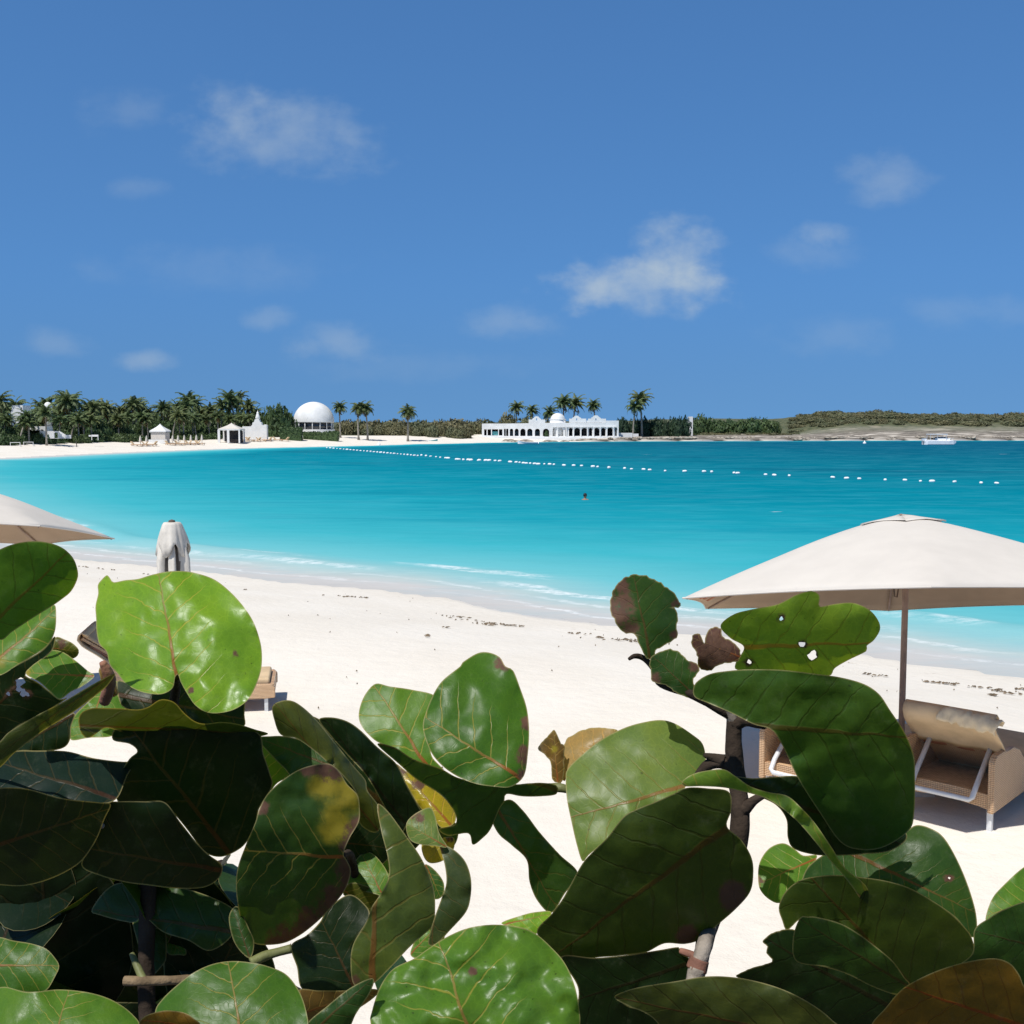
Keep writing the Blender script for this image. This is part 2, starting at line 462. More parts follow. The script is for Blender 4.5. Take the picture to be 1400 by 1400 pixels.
def ground_mat():
    m, nt, b = new_mat('sand_rock_scrub')
    g = nt.nodes.new('ShaderNodeNewGeometry'); pos = g.outputs['Position']
    n1 = noise_tex(nt, pos, 0.35, 5); n2 = noise_tex(nt, pos, 6, 5, 0.7); n3 = noise_tex(nt, pos, 60, 3)
    sand = mixc(nt, smooth(nt, n1, 0.3, 0.7), (0.735, 0.675, 0.585), (0.785, 0.73, 0.645))
    sand = mixc(nt, val(nt, 'MULTIPLY', smooth(nt, n2, 0.5, 0.8), 0.3), sand, (0.63, 0.585, 0.515))
    sand = mixc(nt, val(nt, 'MULTIPLY', smooth(nt, n3, 0.62, 0.75), 0.35), sand, (0.45, 0.39, 0.31))
    sh = attr(nt, 'shore')
    # wet strip, edge wavers with the last wash
    edge = val(nt, 'ADD', sh, val(nt, 'MULTIPLY', val(nt, 'SUBTRACT', noise_tex(nt, pos, 0.22, 3), 0.5), 1.6))
    wet = val(nt, 'SUBTRACT', 1.0, smooth(nt, edge, -0.25, 0.2))
    damp = val(nt, 'SUBTRACT', 1.0, smooth(nt, edge, 0.1, 2.6))
    sand = mixc(nt, val(nt, 'MULTIPLY', damp, 0.25), sand, (0.60, 0.55, 0.47))
    wrack = val(nt, 'MULTIPLY', smooth(nt, noise_tex(nt, mapping(nt, pos, (1, 2.2, 1)), 2.6, 6, 0.75), 0.60, 0.72), val(nt, 'MULTIPLY', smooth(nt, edge, 0.1, 0.8), val(nt, 'SUBTRACT', 1.0, smooth(nt, edge, 1.2, 3.2))))
    wrack = val(nt, 'MULTIPLY', wrack, val(nt, 'MULTIPLY', attr(nt, 'nearside'), 0.55))
    sand = mixc(nt, wrack, sand, (0.30, 0.22, 0.14))
    sand = mixc(nt, wet, sand, (0.60, 0.57, 0.53))
    rn = noise_tex(nt, mapping(nt, pos, (0.3, 1, 3)), 0.8, 7, 0.7)
    rock = mixc(nt, smooth(nt, rn, 0.35, 0.66), (0.085, 0.072, 0.058), (0.33, 0.29, 0.235))
    rock = mixc(nt, smooth(nt, noise_tex(nt, mapping(nt, pos, (0.25, 1, 1)), 0.35, 4), 0.54, 0.62), rock, (0.60, 0.54, 0.46))
    low = val(nt, 'SUBTRACT', 1.0, smooth(nt, sh, 0.9, 2.6))
    rock = mixc(nt, low, rock, (0.055, 0.045, 0.035))
    sn = noise_tex(nt, pos, 0.5, 7, 0.75); sn2 = noise_tex(nt, pos, 0.11, 3)
    scrub = mixc(nt, smooth(nt, sn, 0.36, 0.62), (0.045, 0.065, 0.028), (0.130, 0.130, 0.068))
    scrub = mixc(nt, val(nt, 'MULTIPLY', smooth(nt, sn2, 0.60, 0.70), 0.8), scrub, (0.27, 0.235, 0.16))
    unseen_soilc = mixc(nt, n2, (0.05, 0.04, 0.03), (0.11, 0.085, 0.06))
    c = mixc(nt, attr(nt, 'rock'), sand, rock)
    c = mixc(nt, attr(nt, 'scrub'), c, scrub)
    c = mixc(nt, attr(nt, 'unseen_soil'), c, unseen_soilc)
    nt.links.new(c, b.inputs['Base Color'])
    rough = mixc(nt, wet, (0.9,) * 3, (0.35,) * 3)
    nt.links.new(rough, b.inputs['Roughness'])
    b.inputs['Specular IOR Level'].default_value = 0.25
    bn = nt.nodes.new('ShaderNodeBump'); bn.inputs['Strength'].default_value = 0.6; bn.inputs['Distance'].default_value = 0.05
    hgt = val(nt, 'ADD', val(nt, 'MULTIPLY', noise_tex(nt, pos, 3.2, 5, 0.6), 1.0), val(nt, 'MULTIPLY', n3, 0.12))
    nt.links.new(val(nt, 'MULTIPLY', hgt, val(nt, 'SUBTRACT', 1.0, wet)), bn.inputs['Height'])
    nt.links.new(bn.outputs[0], b.inputs['Normal'])
    return m
sand_o.data.materials.append(ground_mat())

# ------------------------------------------------------------------ sea
kr = radii >= 11.0
SX, SY = GX[kr], GY[kr]
keep = (SE & True)[kr]
SZ = np.full(SX.shape, SEA)
dn_, df_ = DN[kr], DF[kr]
# a low swell that stands up into small breakers near the beach
brk = np.exp(-((dn_ - 4.2 - 0.8 * np.sin(SX * .25)) / 0.7) ** 2) * (0.5 + 0.5 * np.sin(SX * .31 + SY * .12 + .6)) * 0.16
SZ = SZ + brk * SE[kr] + 0.03 * np.sin(SX * .5 + SY * 1.1) * sst(dn_, 5, 20) * SE[kr]
sea_o, used = sheet('sea', SX, SY, SZ, keep=keep)
tag(sea_o, 'clear turquoise sea deepening to teal across the bay', None, None, 'structure')
kf = 1.0 + 7.0 * sst(SX, -55, 5)
dd = np.where(SE[kr], np.minimum(dn_, df_ * kf + 2.0 * sst(SX, -60, -20)), 0)
set_attr(sea_o.data, 'deep', dd.ravel()[used])
set_attr(sea_o.data, 'offshore', np.where(SE[kr], dn_, -dn_).ravel()[used])

def sea_mat():
    m, nt, b = new_mat('turquoise_water')
    g = nt.nodes.new('ShaderNodeNewGeometry'); pos = g.outputs['Position']
    dp = attr(nt, 'deep'); of = attr(nt, 'offshore')
    wob = val(nt, 'MULTIPLY', val(nt, 'SUBTRACT', noise_tex(nt, mapping(nt, pos, (0.5, 1, 1)), 0.09, 4), 0.5), 0.5)
    dpw = val(nt, 'MULTIPLY', dp, val(nt, 'ADD', 1.0, wob))
    t = val(nt, 'SQRT', val(nt, 'MULTIPLY', dpw, 1 / 200.0, clamp=True))
    cr = nt.nodes.new('ShaderNodeValToRGB'); nt.links.new(t, cr.inputs[0])
    st = [(0.0, (.50, .475, .45)), (0.07, (.52, .505, .485)), (0.098, (.43, .51, .495)), (0.125, (.28, .49, .50)), (0.165, (.135, .455, .49)), (0.235, (.045, .38, .435)), (0.33, (.010, .285, .355)),
          (0.46, (.0, .208, .280)), (0.66, (.0, .146, .212)), (0.85, (.0, .102, .170)), (1.0, (.0, .086, .158))]
    el = cr.color_ramp.elements
    el[0].position = st[0][0]; el[0].color = st[0][1] + (1,)
    el[1].position = st[-1][0]; el[1].color = st[-1][1] + (1,)
    for p, c in st[1:-1]:
        e = el.new(p); e.color = c + (1,)
    c = cr.outputs[0]
    # patches of sea grass
    gr = smooth(nt, noise_tex(nt, mapping(nt, pos, (0.35, 1, 1)), 0.055, 5, 0.6), 0.54, 0.68)
    gr = val(nt, 'MULTIPLY', gr, val(nt, 'MULTIPLY', smooth(nt, dp, 28, 70), 0.62))
    c = mixc(nt, gr, c, (0.0, 0.085, 0.15))
    rip = noise_tex(nt, mapping(nt, pos, (0.45, 1.3, 1)), 0.55, 6, 0.7)
    c = mixc(nt, val(nt, 'MULTIPLY', smooth(nt, rip, 0.42, 0.66), 0.30), c, mixc(nt, 0.5, c, (0.10, 0.40, 0.50)))
    c = mixc(nt, val(nt, 'MULTIPLY', val(nt, 'SUBTRACT', 1.0, smooth(nt, rip, 0.28, 0.5)), 0.28), c, mixc(nt, 1.0, c, (0.72, 0.80, 0.86), 'MULTIPLY'))
    stk = noise_tex(nt, mapping(nt, pos, (0.16, 1.0, 1)), 0.30, 6, 0.65)
    c = mixc(nt, val(nt, 'MULTIPLY', val(nt, 'MULTIPLY', smooth(nt, stk, 0.48, 0.68), 0.45), smooth(nt, dp, 4, 16)), c, mixc(nt, 1.0, c, (0.62, 0.74, 0.82), 'MULTIPLY'))
    # foam: swash lines and small breakers that follow the beach, and a few whitecaps
    nf = noise_tex(nt, mapping(nt, pos, (0.5, 0.9, 1)), 0.35, 5, 0.65)
    fine = noise_tex(nt, mapping(nt, pos, (0.7, 1.4, 1)), 3.5, 6, 0.72)
    o2 = val(nt, 'ADD', of, val(nt, 'MULTIPLY', val(nt, 'SUBTRACT', nf, 0.5), 2.2))
    foam = None
    for (c0, w, lo, hi, amt) in [(0.85, 0.16, 0.38, 0.62, 0.6), (1.9, 0.2, 0.44, 0.66, 0.45), (3.0, 0.42, 0.45, 0.64, 0.75), (4.6, 0.5, 0.48, 0.66, 0.7)]:
        band = val(nt, 'SUBTRACT', 1.0, smooth(nt, val(nt, 'ABSOLUTE', val(nt, 'SUBTRACT', o2, c0)), w * 0.3, w))
        pat = smooth(nt, noise_tex(nt, mapping(nt, pos, (0.35, 0.35, 1), (c0 * 7, c0, 0)), 0.5, 3), lo - .02, hi)
        f = val(nt, 'MULTIPLY', val(nt, 'MULTIPLY', band, pat), val(nt, 'MULTIPLY', smooth(nt, fine, 0.38, 0.60), amt))
        foam = f if foam is None else val(nt, 'MAXIMUM', foam, f)
    caps = val(nt, 'MULTIPLY', smooth(nt, noise_tex(nt, mapping(nt, pos, (0.28, 1.2, 1)), 0.42, 5, 0.6), 0.735, 0.78), val(nt, 'MULTIPLY', smooth(nt, dp, 9, 20), 0.75))
    foam = val(nt, 'MAXIMUM', foam, caps)
    c = mixc(nt, foam, c, (0.80, 0.83, 0.83))
    nt.links.new(c, b.inputs['Base Color'])
    b.inputs['Roughness'].default_value = 0.32
    b.inputs['Specular IOR Level'].default_value = 0.0
    b.inputs['IOR'].default_value = 1.33
    bn = nt.nodes.new('ShaderNodeBump'); bn.inputs['Strength'].default_value = 0.35; bn.inputs['Distance'].default_value = 0.12
    wv = val(nt, 'ADD', noise_tex(nt, mapping(nt, pos, (0.5, 1.2, 1)), 1.1, 5, 0.6), val(nt, 'MULTIPLY', foam, 0.4))
    nt.links.new(wv, bn.inputs['Height']); nt.links.new(bn.outputs[0], b.inputs['Normal'])
    gl = nt.nodes.new('ShaderNodeBsdfGlossy'); gl.inputs['Roughness'].default_value = 0.25
    nt.links.new(bn.outputs[0], gl.inputs['Normal'])
    mg = nt.nodes.new('ShaderNodeMixShader'); mg.inputs[0].default_value = 0.025
    nt.links.new(b.outputs[0], mg.inputs[1]); nt.links.new(gl.outputs[0], mg.inputs[2])
    nt.links.new(mg.outputs[0], nt.nodes['Material Output'].inputs['Surface'])
    return m
sea_o.data.materials.append(sea_mat())

# ================================================================== the far shore
def lump(v, s, k): return noise.noise(Vector(v) * s + Vector((k * 3.1, k * 1.7, k)))

def palm_meshes(seed, H, lean=0.6, wind=0.0, n=21, L=2.3, dead=3):
    rnd = random.Random(seed)
    tr, cr, dry = MB(), MB(), MB()
    bend = rnd.uniform(-1, 1); bend2 = rnd.uniform(-1, 1)
    path = []
    for i in range(9):
        t = i / 8
        path.append((lean * bend * t * t + 0.15 * math.sin(t * 3) * bend2, lean * bend2 * .5 * t * t, H * t))
    tr.tube(path, [0.20 - 0.09 * i / 8 + (0.08 if i == 0 else 0) for i in range(9)], 7)
    top = Vector(path[-1])
    for i in range(n + dead):
        az = 2 * PI * (i * 0.382 + rnd.uniform(-.05, .05))
        isdead = i >= n
        e = rnd.uniform(-50, -70) if isdead else 85 - 110 * (i / n) ** 0.9 + rnd.uniform(-9, 9)
        ln = L * rnd.uniform(.8, 1.1) * (0.85 if isdead else 1)
        m = dry if isdead else cr
        p = top.copy(); seg = 9; pts = [p.copy()]; dirs = []
        el = R(e); a = az
        for k in range(seg):
            d = Vector((math.cos(el) * math.cos(a), math.cos(el) * math.sin(a), math.sin(el)))
            d = (d + Vector((wind * (k / seg), 0, 0))).normalized()
            p = p + d * ln / seg; pts.append(p.copy()); dirs.append(d)
            el -= R(7 + 5 * k / seg * rnd.uniform(.7, 1.6))
        dirs.append(dirs[-1])
        for k in range(1, seg + 1):
            d = dirs[k]; side = d.cross(Vector((0, 0, 1)))
            if side.length < .05: side = Vector((1, 0, 0))
            side.normalize(); up = side.cross(d)
            prof = 0.62 * math.sin(min(1, .22 + k / seg) * PI * .92) + .12
            for sgn in (-1, 1):
                for q in (0, .5):
                    o = pts[k] - (pts[k] - pts[k - 1]) * q
                    t = o + side * sgn * prof * .72 + d * prof * .55 - Vector((0, 0, 1)) * prof * rnd.uniform(.25, .75)
                    w = d * 0.10 * L / 2.3 + up * .02
                    m.add([o - w, o + w, t + w * .3, t - w * .3], [(0, 1, 2, 3)])
    return tr, cr, dry

def build_palm(seed, H, lean, wind, label, group, L=2.3, dead=3):
    t = thing('palm_tree', label, 'palm tree', group=group)
    tr, cr, dry = palm_meshes(seed, H, lean, wind, L=L, dead=dead)
    obj('trunk', tr, M_trunk, t, True)
    c = obj('crown', cr, M_palm, t)
    if dead: obj('dry_fronds', dry, M_palm_dry, c)
    return t

def bush_mesh(seed, rx, ry, rz, n, leaf, cz=None, flat=0.0, hull=0.72):
    """an uneven mound of many leaf clumps over an uneven inner mass"""
    rnd = random.Random(seed); m = MB()
    cz = rz * .55 if cz is None else cz
    def rad(d): return 1 + .34 * lump(d, 1.7, seed) + .22 * lump(d, 4.1, seed + 5)
    # inner mass: coarse, broken surface
    vs = []; na, nb = 12, 8
    for j in range(nb + 1):
        for i in range(na):
            th = 2 * PI * i / na; ph = -PI / 2 + PI * j / nb
            d = Vector((math.cos(ph) * math.cos(th), math.cos(ph) * math.sin(th), math.sin(ph)))
            r = rad(d) * hull * rnd.uniform(.9, 1.08)
            vs.append((d.x * rx * r, d.y * ry * r, max(0.0, cz + d.z * rz * r)))
    m.add(vs, [(j * na + i, j * na + (i + 1) % na, (j + 1) * na + (i + 1) % na, (j + 1) * na + i) for j in range(nb) for i in range(na)])
    for _ in range(n):
        th = rnd.uniform(0, 2 * PI); sz = rnd.uniform(-.75, 1); c = math.sqrt(1 - sz * sz)
        d = Vector((c * math.cos(th), c * math.sin(th), sz))
        r = rad(d) * (rnd.random() ** .35 * .45 + .6)
        p = Vector((d.x * rx * r, d.y * ry * r, cz + d.z * rz * r))
        if p.z < 0.02: continue
        nrm = (d + Vector((rnd.gauss(0, .6), rnd.gauss(0, .6), rnd.gauss(.25, .6)))).normalized()
        a = nrm.orthogonal().normalized(); b = nrm.cross(a)
        q = rnd.uniform(0, PI); a, b = a * math.cos(q) + b * math.sin(q), b * math.cos(q) - a * math.sin(q)
        s = leaf * rnd.uniform(.6, 1.3)
        m.add([p - a * s, p + b * s * .55, p + a * s, p - b * s * .55], [(0, 1, 2, 3)])
    return m

def place(px, y_base, D):
    """ground point seen at column px at distance D"""
    x = (px - 700) / F * D
    return Vector((x, D, ground(x, D)))

shore_x = [p[0] for p in far_px]; shore_y = [P2(*p)[1] for p in far_px]
def shoreD(px):
    return float(np.interp(px, shore_x, shore_y))

def z_at(py, D):                       # height that appears at image row py when D away
    return on_y(700, py, D).z

G_grove = 'coconut palms of the grove behind the far left beach'
L_grove = 'coconut palm in the dense grove behind the far left beach'
palms = [build_palm(11 + i, 6.2, [.5, 1.0, .2, .8, 1.4][i], [.0, .25, -.15, .1, .2][i], L_grove, G_grove, 2.7, 2) for i in range(5)]
for p in palms: p.location = (0, 0, -500)
used_proto = set()
def put_palm(k, px, py_top, D, label=None, group=None, H0=6.2, rz=None, squash=1.0):
    k = k % len(palms)
    if k in used_proto: o = copy_tree(palms[k])
    else: o = palms[k]; used_proto.add(k)
    b = place(px, 0, D)
    h = z_at(py_top, D) - b.z
    s = h / (H0 + 1.35)
    o.location = b - Vector((0, 0, .1)); o.scale = (max(.8, s) * squash, max(.8, s) * squash, s)
    o.rotation_euler = (0, 0, random.uniform(0, 6.28) if rz is None else rz)
    if label: o['label'] = label
    if group: o['group'] = group
    elif label and 'group' in o: del o['group']
    return o

grove_tops = [(2, 536), (12, 552), (27, 544), (42, 556), (47, 546), (70, 543), (84, 552), (93, 538), (99, 536), (112, 537), (122, 548), (134, 546), (142, 547), (150, 549),
              (158, 556), (168, 552), (182, 543), (190, 544), (200, 548), (211, 556), (222, 549), (232, 553), (241, 548), (252, 546), (262, 537), (268, 543), (280, 556),
              (291, 552), (306, 545), (320, 534), (326, 537), (340, 546), (352, 556)]
for i, (px, py) in enumerate(grove_tops):
    put_palm(i, px + random.uniform(-3, 3), py, shoreD(px) + 38 + random.uniform(-4, 14))
low_tops = [(-6, 562), (8, 566), (43, 574), (60, 570), (68, 560), (82, 566), (92, 568), (100, 564), (108, 568), (118, 564), (129, 566), (139, 569), (152, 566), (165, 568), (178, 564), (196, 562), (206, 566),
            (236, 560), (244, 565), (252, 562), (262, 566), (270, 564), (286, 566), (300, 562), (312, 568), (332, 564), (344, 566)]
for i, (px, py) in enumerate(low_tops):
    put_palm(i + 2, px + random.uniform(-3, 3), py, shoreD(px) + 29 + random.uniform(-1, 7))

for px, py, D in [(65, 553, 170), (29, 571, 169), (41, 560, 171)]: put_palm(px, px, py, D)
# round green trees and bushes that fill the grove
bush_kinds = []
def make_bushes(kind, mat_, labels, n=4):
    out = []
    for i in range(n):
        t = thing(kind, labels[0], 'bush' if 'bush' in kind or 'scrub' in kind else 'tree', (0, 0, -500), 0, labels[1])
        obj('crown', bush_mesh(100 + i + len(bush_kinds) * 10, 1.0, 1.0, 0.62, 620, .13), mat_, t)
        tr = MB(); tr.tube([(0, 0, -.1), (.04, .02, .2), (.02, .05, .5)], [.09, .07, .05], 6)
        obj('trunk', tr, M_trunk, t)
        out.append(t)
    bush_kinds.append(kind)
    return out
def put_bush(protos, px, py_top, D, wpx, label=None, group=None, i=[0]):
    i[0] += 1
    p = protos[i[0] % len(protos)]
    if p.location.z < -400: o = p
    else: o = copy_tree(p)
    b = place(px, 0, D)
    h = max(.5, z_at(py_top, D) - b.z)
    w = wpx / F * D / 2
    o.location = b - Vector((0, 0, .1 * h)); o.scale = (w * .9, w * .9, h / 1.05)
    o.rotation_euler = (0, 0, random.uniform(0, 6.28))
    if label: o['label'] = label
    if group: o['group'] = group
    return o

B_grove = make_bushes('leafy_tree', M_bush, ('round dark green tree filling the palm grove behind the far left beach', 'leafy trees among the grove palms'))
x = -30
while x < 402:
    put_bush(B_grove, x, random.uniform(549, 560) if x < 365 else random.uniform(560, 568), shoreD(max(0, x)) + random.uniform(46, 58), random.uniform(26, 40)); x += random.uniform(10, 16)
x = -20
while x < 395:
    put_bush(B_grove, x, random.uniform(570, 583), shoreD(max(0, x)) + random.uniform(31, 38), random.uniform(22, 34)); x += random.uniform(13, 20)
for px, py, w in [(372, 549, 30), (384, 544, 34), (392, 556, 28), (376, 566, 40), (394, 574, 26)]:
    put_bush(B_grove, px, py, shoreD(px) + 30, w)
B_hedge = make_bushes('low_bush', M_bush, ('low dark green bush edging the far left beach under the palms', 'low bushes along the back of the far beach'))
x = -20
while x < 300:
    if not (205 < x < 236):
        put_bush(B_hedge, x, random.uniform(590, 595), shoreD(max(0, x)) + random.uniform(25.5, 28.5), random.uniform(16, 28))
    x += random.uniform(9, 15)
# clipped hedges below the domed building
for (x0, x1, y0, lab) in [(384, 414, 582, 'rounded clipped green hedge left of and below the white dome'), (415, 464, 586, 'long clipped green hedge in front of the domed building')]:
    D = shoreD((x0 + x1) / 2) + 19
    a, b = place(x0, 0, D), place(x1, 0, D)
    w = (b.x - a.x) / 2; h = z_at(y0, D) - a.z
    m = MB(); rnd = random.Random(int(x0))
    for k in range(1500):
        p = Vector((rnd.uniform(-1, 1) * w, rnd.uniform(-1.1, 1.1), h * rnd.random() ** .6))
        ed = max(abs(p.x) / w, abs(p.y) / 1.1, p.z / h)
        if ed < .7: continue
        p += Vector((0, 0, .25 * lump(p, .7, 3)))
        s = rnd.uniform(.12, .26); aa = Vector((rnd.gauss(0, 1), rnd.gauss(0, 1), rnd.gauss(0, 1))).normalized(); bb = aa.orthogonal().normalized()
        m.add([p - aa * s, p + bb * s * .6, p + aa * s, p - bb * s * .6], [(0, 1, 2, 3)])
    m.box((0, 0, h * .46), (w * 1.9, 1.9, h * .9))
    t = obj('clipped_hedge', m, M_bush, None, loc=((a.x + b.x) / 2, D, min(a.z, b.z) - .1)); tag(t, lab, 'hedge')

# single palms right of the dome
def single_palm(seed, px, py_top, D, label, H=6.0, lean=.3, wind=0, L=2.0, rz=0):
    t = build_palm(seed, H, lean, wind, label, None, L, 2)
    b = place(px, 0, D); s = (z_at(py_top, D) - b.z) / (H + L * .55)
    t.location = b - Vector((0, 0, .1)); t.scale = (s, s, s); t.rotation_euler = (0, 0, rz)
    return t
single_palm(41, 466, 549, 236, 'slim palm standing just right of the white dome', 6.5, .2, .1, 2.0)
single_palm(42, 491, 549, 233, 'left palm of the pair right of the white dome', 6.2, .3, -.1, 2.0)
single_palm(43, 503, 549, 234, 'right palm of the pair right of the white dome', 6.0, .5, .1, 2.0, 1)
single_palm(44, 558, 554, 238, 'lone palm with bare pale trunk in front of the grey green scrub', 5.2, .7, .1, 1.9, 2.4)
D_V = 264.0
for i, (px, py, Dx, lab) in enumerate([(706, 548, 12, 'windswept palm behind the left wing of the white arcade'), (728, 553, 14, 'dark bushy palm behind the arcade left of its dome'), (748, 555, 11, 'short palm behind the arcade just left of its dome'),
                                  (769, 539, 10, 'tallest palm behind the dome of the white arcade'), (784, 541, 13, 'palm close behind the arcade right of its tallest palm'), (813, 546, 11, 'round headed palm behind the right half of the arcade'),
                                  (865, 546, 5, 'left palm of the windswept pair right of the arcade'), (877, 534, 8, 'taller palm of the windswept pair right of the arcade')]):
    single_palm(50 + i, px, py, D_V + Dx, lab, 6.5 if i not in (2,) else 5, .5, .45, 2.6 if i != 5 else 2.0, 0)

# grey green scrub between dome and arcade
B_scrub = make_bushes('scrub_bush', M_scrub, ('grey green scrub bush on the low shore between the dome and the arcade', 'scrub bushes between the dome and the arcade'))
x = 470
while x < 645:
    put_bush(B_scrub, x, random.uniform(568, 574), 262 + random.uniform(0, 6), random.uniform(20, 34)); x += random.uniform(7, 12)
for px, py, w in [(648, 572, 22), (655, 570, 22), (640, 571, 24)]: put_bush(B_scrub, px, py, 274, w)
x = 505
while x < 640:
    put_bush(B_scrub, x, random.uniform(576, 583), 254 + random.uniform(0, 4), random.uniform(16, 26)); x += random.uniform(8, 13)
for px, py, w in [(694, 560, 30), (720, 566, 34), (745, 568, 26), (668, 569, 24)]:
    put_bush(B_scrub, px, py, D_V + 9, w)

# casuarinas right of the arcade
B_pine = make_bushes('casuarina_tree', M_pine, ('dark feathery casuarina in the row right of the white arcade', 'casuarinas in a row right of the arcade'), 3)
for i, px in enumerate(range(846, 940, 9)):
    put_bush(B_pine, px + random.uniform(-2, 2), random.uniform(565, 571), D_V + 8 + random.uniform(0, 5), random.uniform(14, 20))
B_shrub = make_bushes('coastal_shrub', M_bush, ('dense green shrub on the low neck of the headland right of the casuarinas', 'shrubs on the neck of the headland'), 3)
for px, py, w in [(947, 568, 22), (958, 563, 24), (968, 566, 24), (984, 572, 26), (996, 570, 24), (1012, 569, 30), (1026, 568, 28), (1040, 568, 30), (1052, 570, 26), (1061, 574, 12), (975, 575, 22), (1005, 578, 20)]:
    put_bush(B_shrub, px, py, 295 + random.uniform(0, 8), w)
B_head = make_bushes('headland_scrub', M_scrub, ('low wind clipped scrub bush on the rocky headland at right', 'scrub bushes on the headland'), 4)
for i in range(215):
    px = random.uniform(1085, 1420); D = random.uniform(314, 366)
    o = put_bush(B_head, px, 560, D, random.uniform(12, 34))
    o.scale.z = random.uniform(.7, 1.7)
    o.location.z = ground(o.location.x, o.location.y) - .3
for i in range(46):
    px = random.uniform(880, 1090); D = random.uniform(290, 302)
    o = put_bush(B_head, px, 560, D, random.uniform(9, 22)); o.scale.z = random.uniform(.4, .9)
    o.location.z = ground(o.location.x, o.location.y) - .2
for i in range(36):
    px = 1090 + i * 9 + random.uniform(-4, 4); D = random.uniform(352, 364)
    o = put_bush(B_head, px, 560, D, random.uniform(14, 30)); o.scale.z = random.uniform(1.2, 2.6)
    o.location.z = ground(o.location.x, o.location.y) - .3

# ------------------------------------------------------------------ boulders at the water's edge of the headland
def rock_mesh(seed):
    m = MB(); na, nb = 10, 6; vs = []
    for j in range(nb + 1):
        for i in range(na):
            th = 2 * PI * i / na; ph = -PI / 2 + PI * j / nb
            d = Vector((math.cos(ph) * math.cos(th), math.cos(ph) * math.sin(th), math.sin(ph)))
            r = 1 + .35 * lump(d, 1.6, seed) + .2 * lump(d, 4, seed)
            vs.append(d * r)
    m.add(vs, [(j * na + i, j * na + (i + 1) % na, (j + 1) * na + (i + 1) % na, (j + 1) * na + i) for j in range(nb) for i in range(na)])
    return m
M_rock = mat('coral_rock', (0.23, 0.19, 0.15), 0.9, 0.6, 1.2, 0.6, 6, tint=(0.42, 0.37, 0.30))
rocks = []
for i in range(80):
    px = random.uniform(690, 1420)
    s = P2(px, float(np.interp(px, shore_x, [p[1] for p in far_px])))
    y = s[1] + random.uniform(.2, 7) ; x = (px - 700) / F * y
    if i < 4:
        o = obj('boulder', rock_mesh(i), M_rock); tag(o, 'brown coral boulder on the rocky shelf along the far waterline', 'boulder', 'boulders along the rocky far waterline'); rocks.append(o)
    else:
        o = rocks[i % 4].copy(); COL.objects.link(o)
    k = random.uniform(.4, 1.1)
    o.location = (x, y, ground(x, y) + .02); o.scale = (k * random.uniform(1, 2.6), k, k * random.uniform(.3, .6)); o.rotation_euler = (0, 0, random.uniform(-.4, .4))

# ================================================================== buildings across the bay
def arch(cx, w, z0, top, n=8):
    r = w / 2; rise = min(r, (top - z0) * .6)
    return [(cx - r, z0)] + [(cx - r * math.cos(PI * k / n), top - rise + rise * math.sin(PI * k / n)) for k in range(n + 1)] + [(cx + r, z0)]
def rect(x0, x1, z0, z1): return [(x0, z0), (x1, z0), (x1, z1), (x0, z1)]

# -- the long white arcade
K = 4.6667 * F / D_V / 4.6667 ** 2 * 1.0          # unused scale kept simple below
mpp = D_V / F / 4.6667                            # metres per zoomed pixel
def vx(u): return (620 + u / 4.6667 - 700) / F * D_V
def vz(v): return z_at(510 + v / 4.6667, D_V)
Z0 = vz(405)
arc = thing('arcaded_villa', 'long low white arcaded villa with central dome on the far rocky shore', 'villa', (vx(618), D_V, Z0))
ox = vx(618)
def q(u): return vx(u) - ox
def h(v): return vz(v) - Z0
left = [(q(182), 0), (q(618), 0), (q(618), h(318)), (q(182), h(325))]
holes = [rect(q(196), q(212), .25, h(358)), rect(q(218), q(240), .25, h(358)), rect(q(246), q(285), .25, h(358)), rect(q(290), q(312), .25, h(358))]
for c, w in [(328, 11), (343, 14), (370, 21), (403, 25), (443, 33), (487, 33), (535, 32), (590, 40)]:
    holes.append(arch(q(c), w * mpp, .12, h(355)))
m = MB(); m.panel(left, holes, 0, .35); obj('left_wall', m, M_white, arc)
right = [(q(618), 0), (q(1052), 0), (q(1052), h(303)), (q(970), h(303)), (q(970), h(318)), (q(618), h(318))]
holes = [arch(q(c), w * mpp, .12, h(t)) for c, w, t in [(642, 20, 352), (683, 34, 352), (717, 13, 350), (747, 23, 350), (788, 37, 350), (834, 37, 350), (873, 21, 350), (912, 37, 350), (955, 27, 350), (997, 37, 348), (1035, 12, 348)]]
m = MB(); m.panel(right, holes, 0, .35); obj('right_wall', m, M_white, arc)
m = MB(); m.box((q(617), 2.6, h(322) - .12), (q(1052) - q(182) - .1, 4.4, .2)); obj('roof', m, M_white, arc)
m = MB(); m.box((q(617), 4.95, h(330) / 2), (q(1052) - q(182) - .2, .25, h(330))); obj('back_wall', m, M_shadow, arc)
m = MB()
for u in (182.4, 1051.4): m.box((q(u) + (.12 if u < 600 else -.12), 2.6, h(330) / 2), (.22, 4.3, h(330)))
obj('end_wall', m, M_white, arc)
m = MB(); m.box((q(835), -.18, h(343)), (q(1052) - q(645), .3, .14)); obj('cornice', m, M_white, arc)
for c in [(q(700) + q(735)) / 2, q(765), q(811), q(853), q(893), q(934), q(976), q(1017), q(664)]:
    m = MB(); m.box((c, -.2, h(345) / 2), (.26, .26, h(345))); m.box((c, -.2, h(345) - .1), (.38, .38, .14)); obj('column', m, M_white, arc)
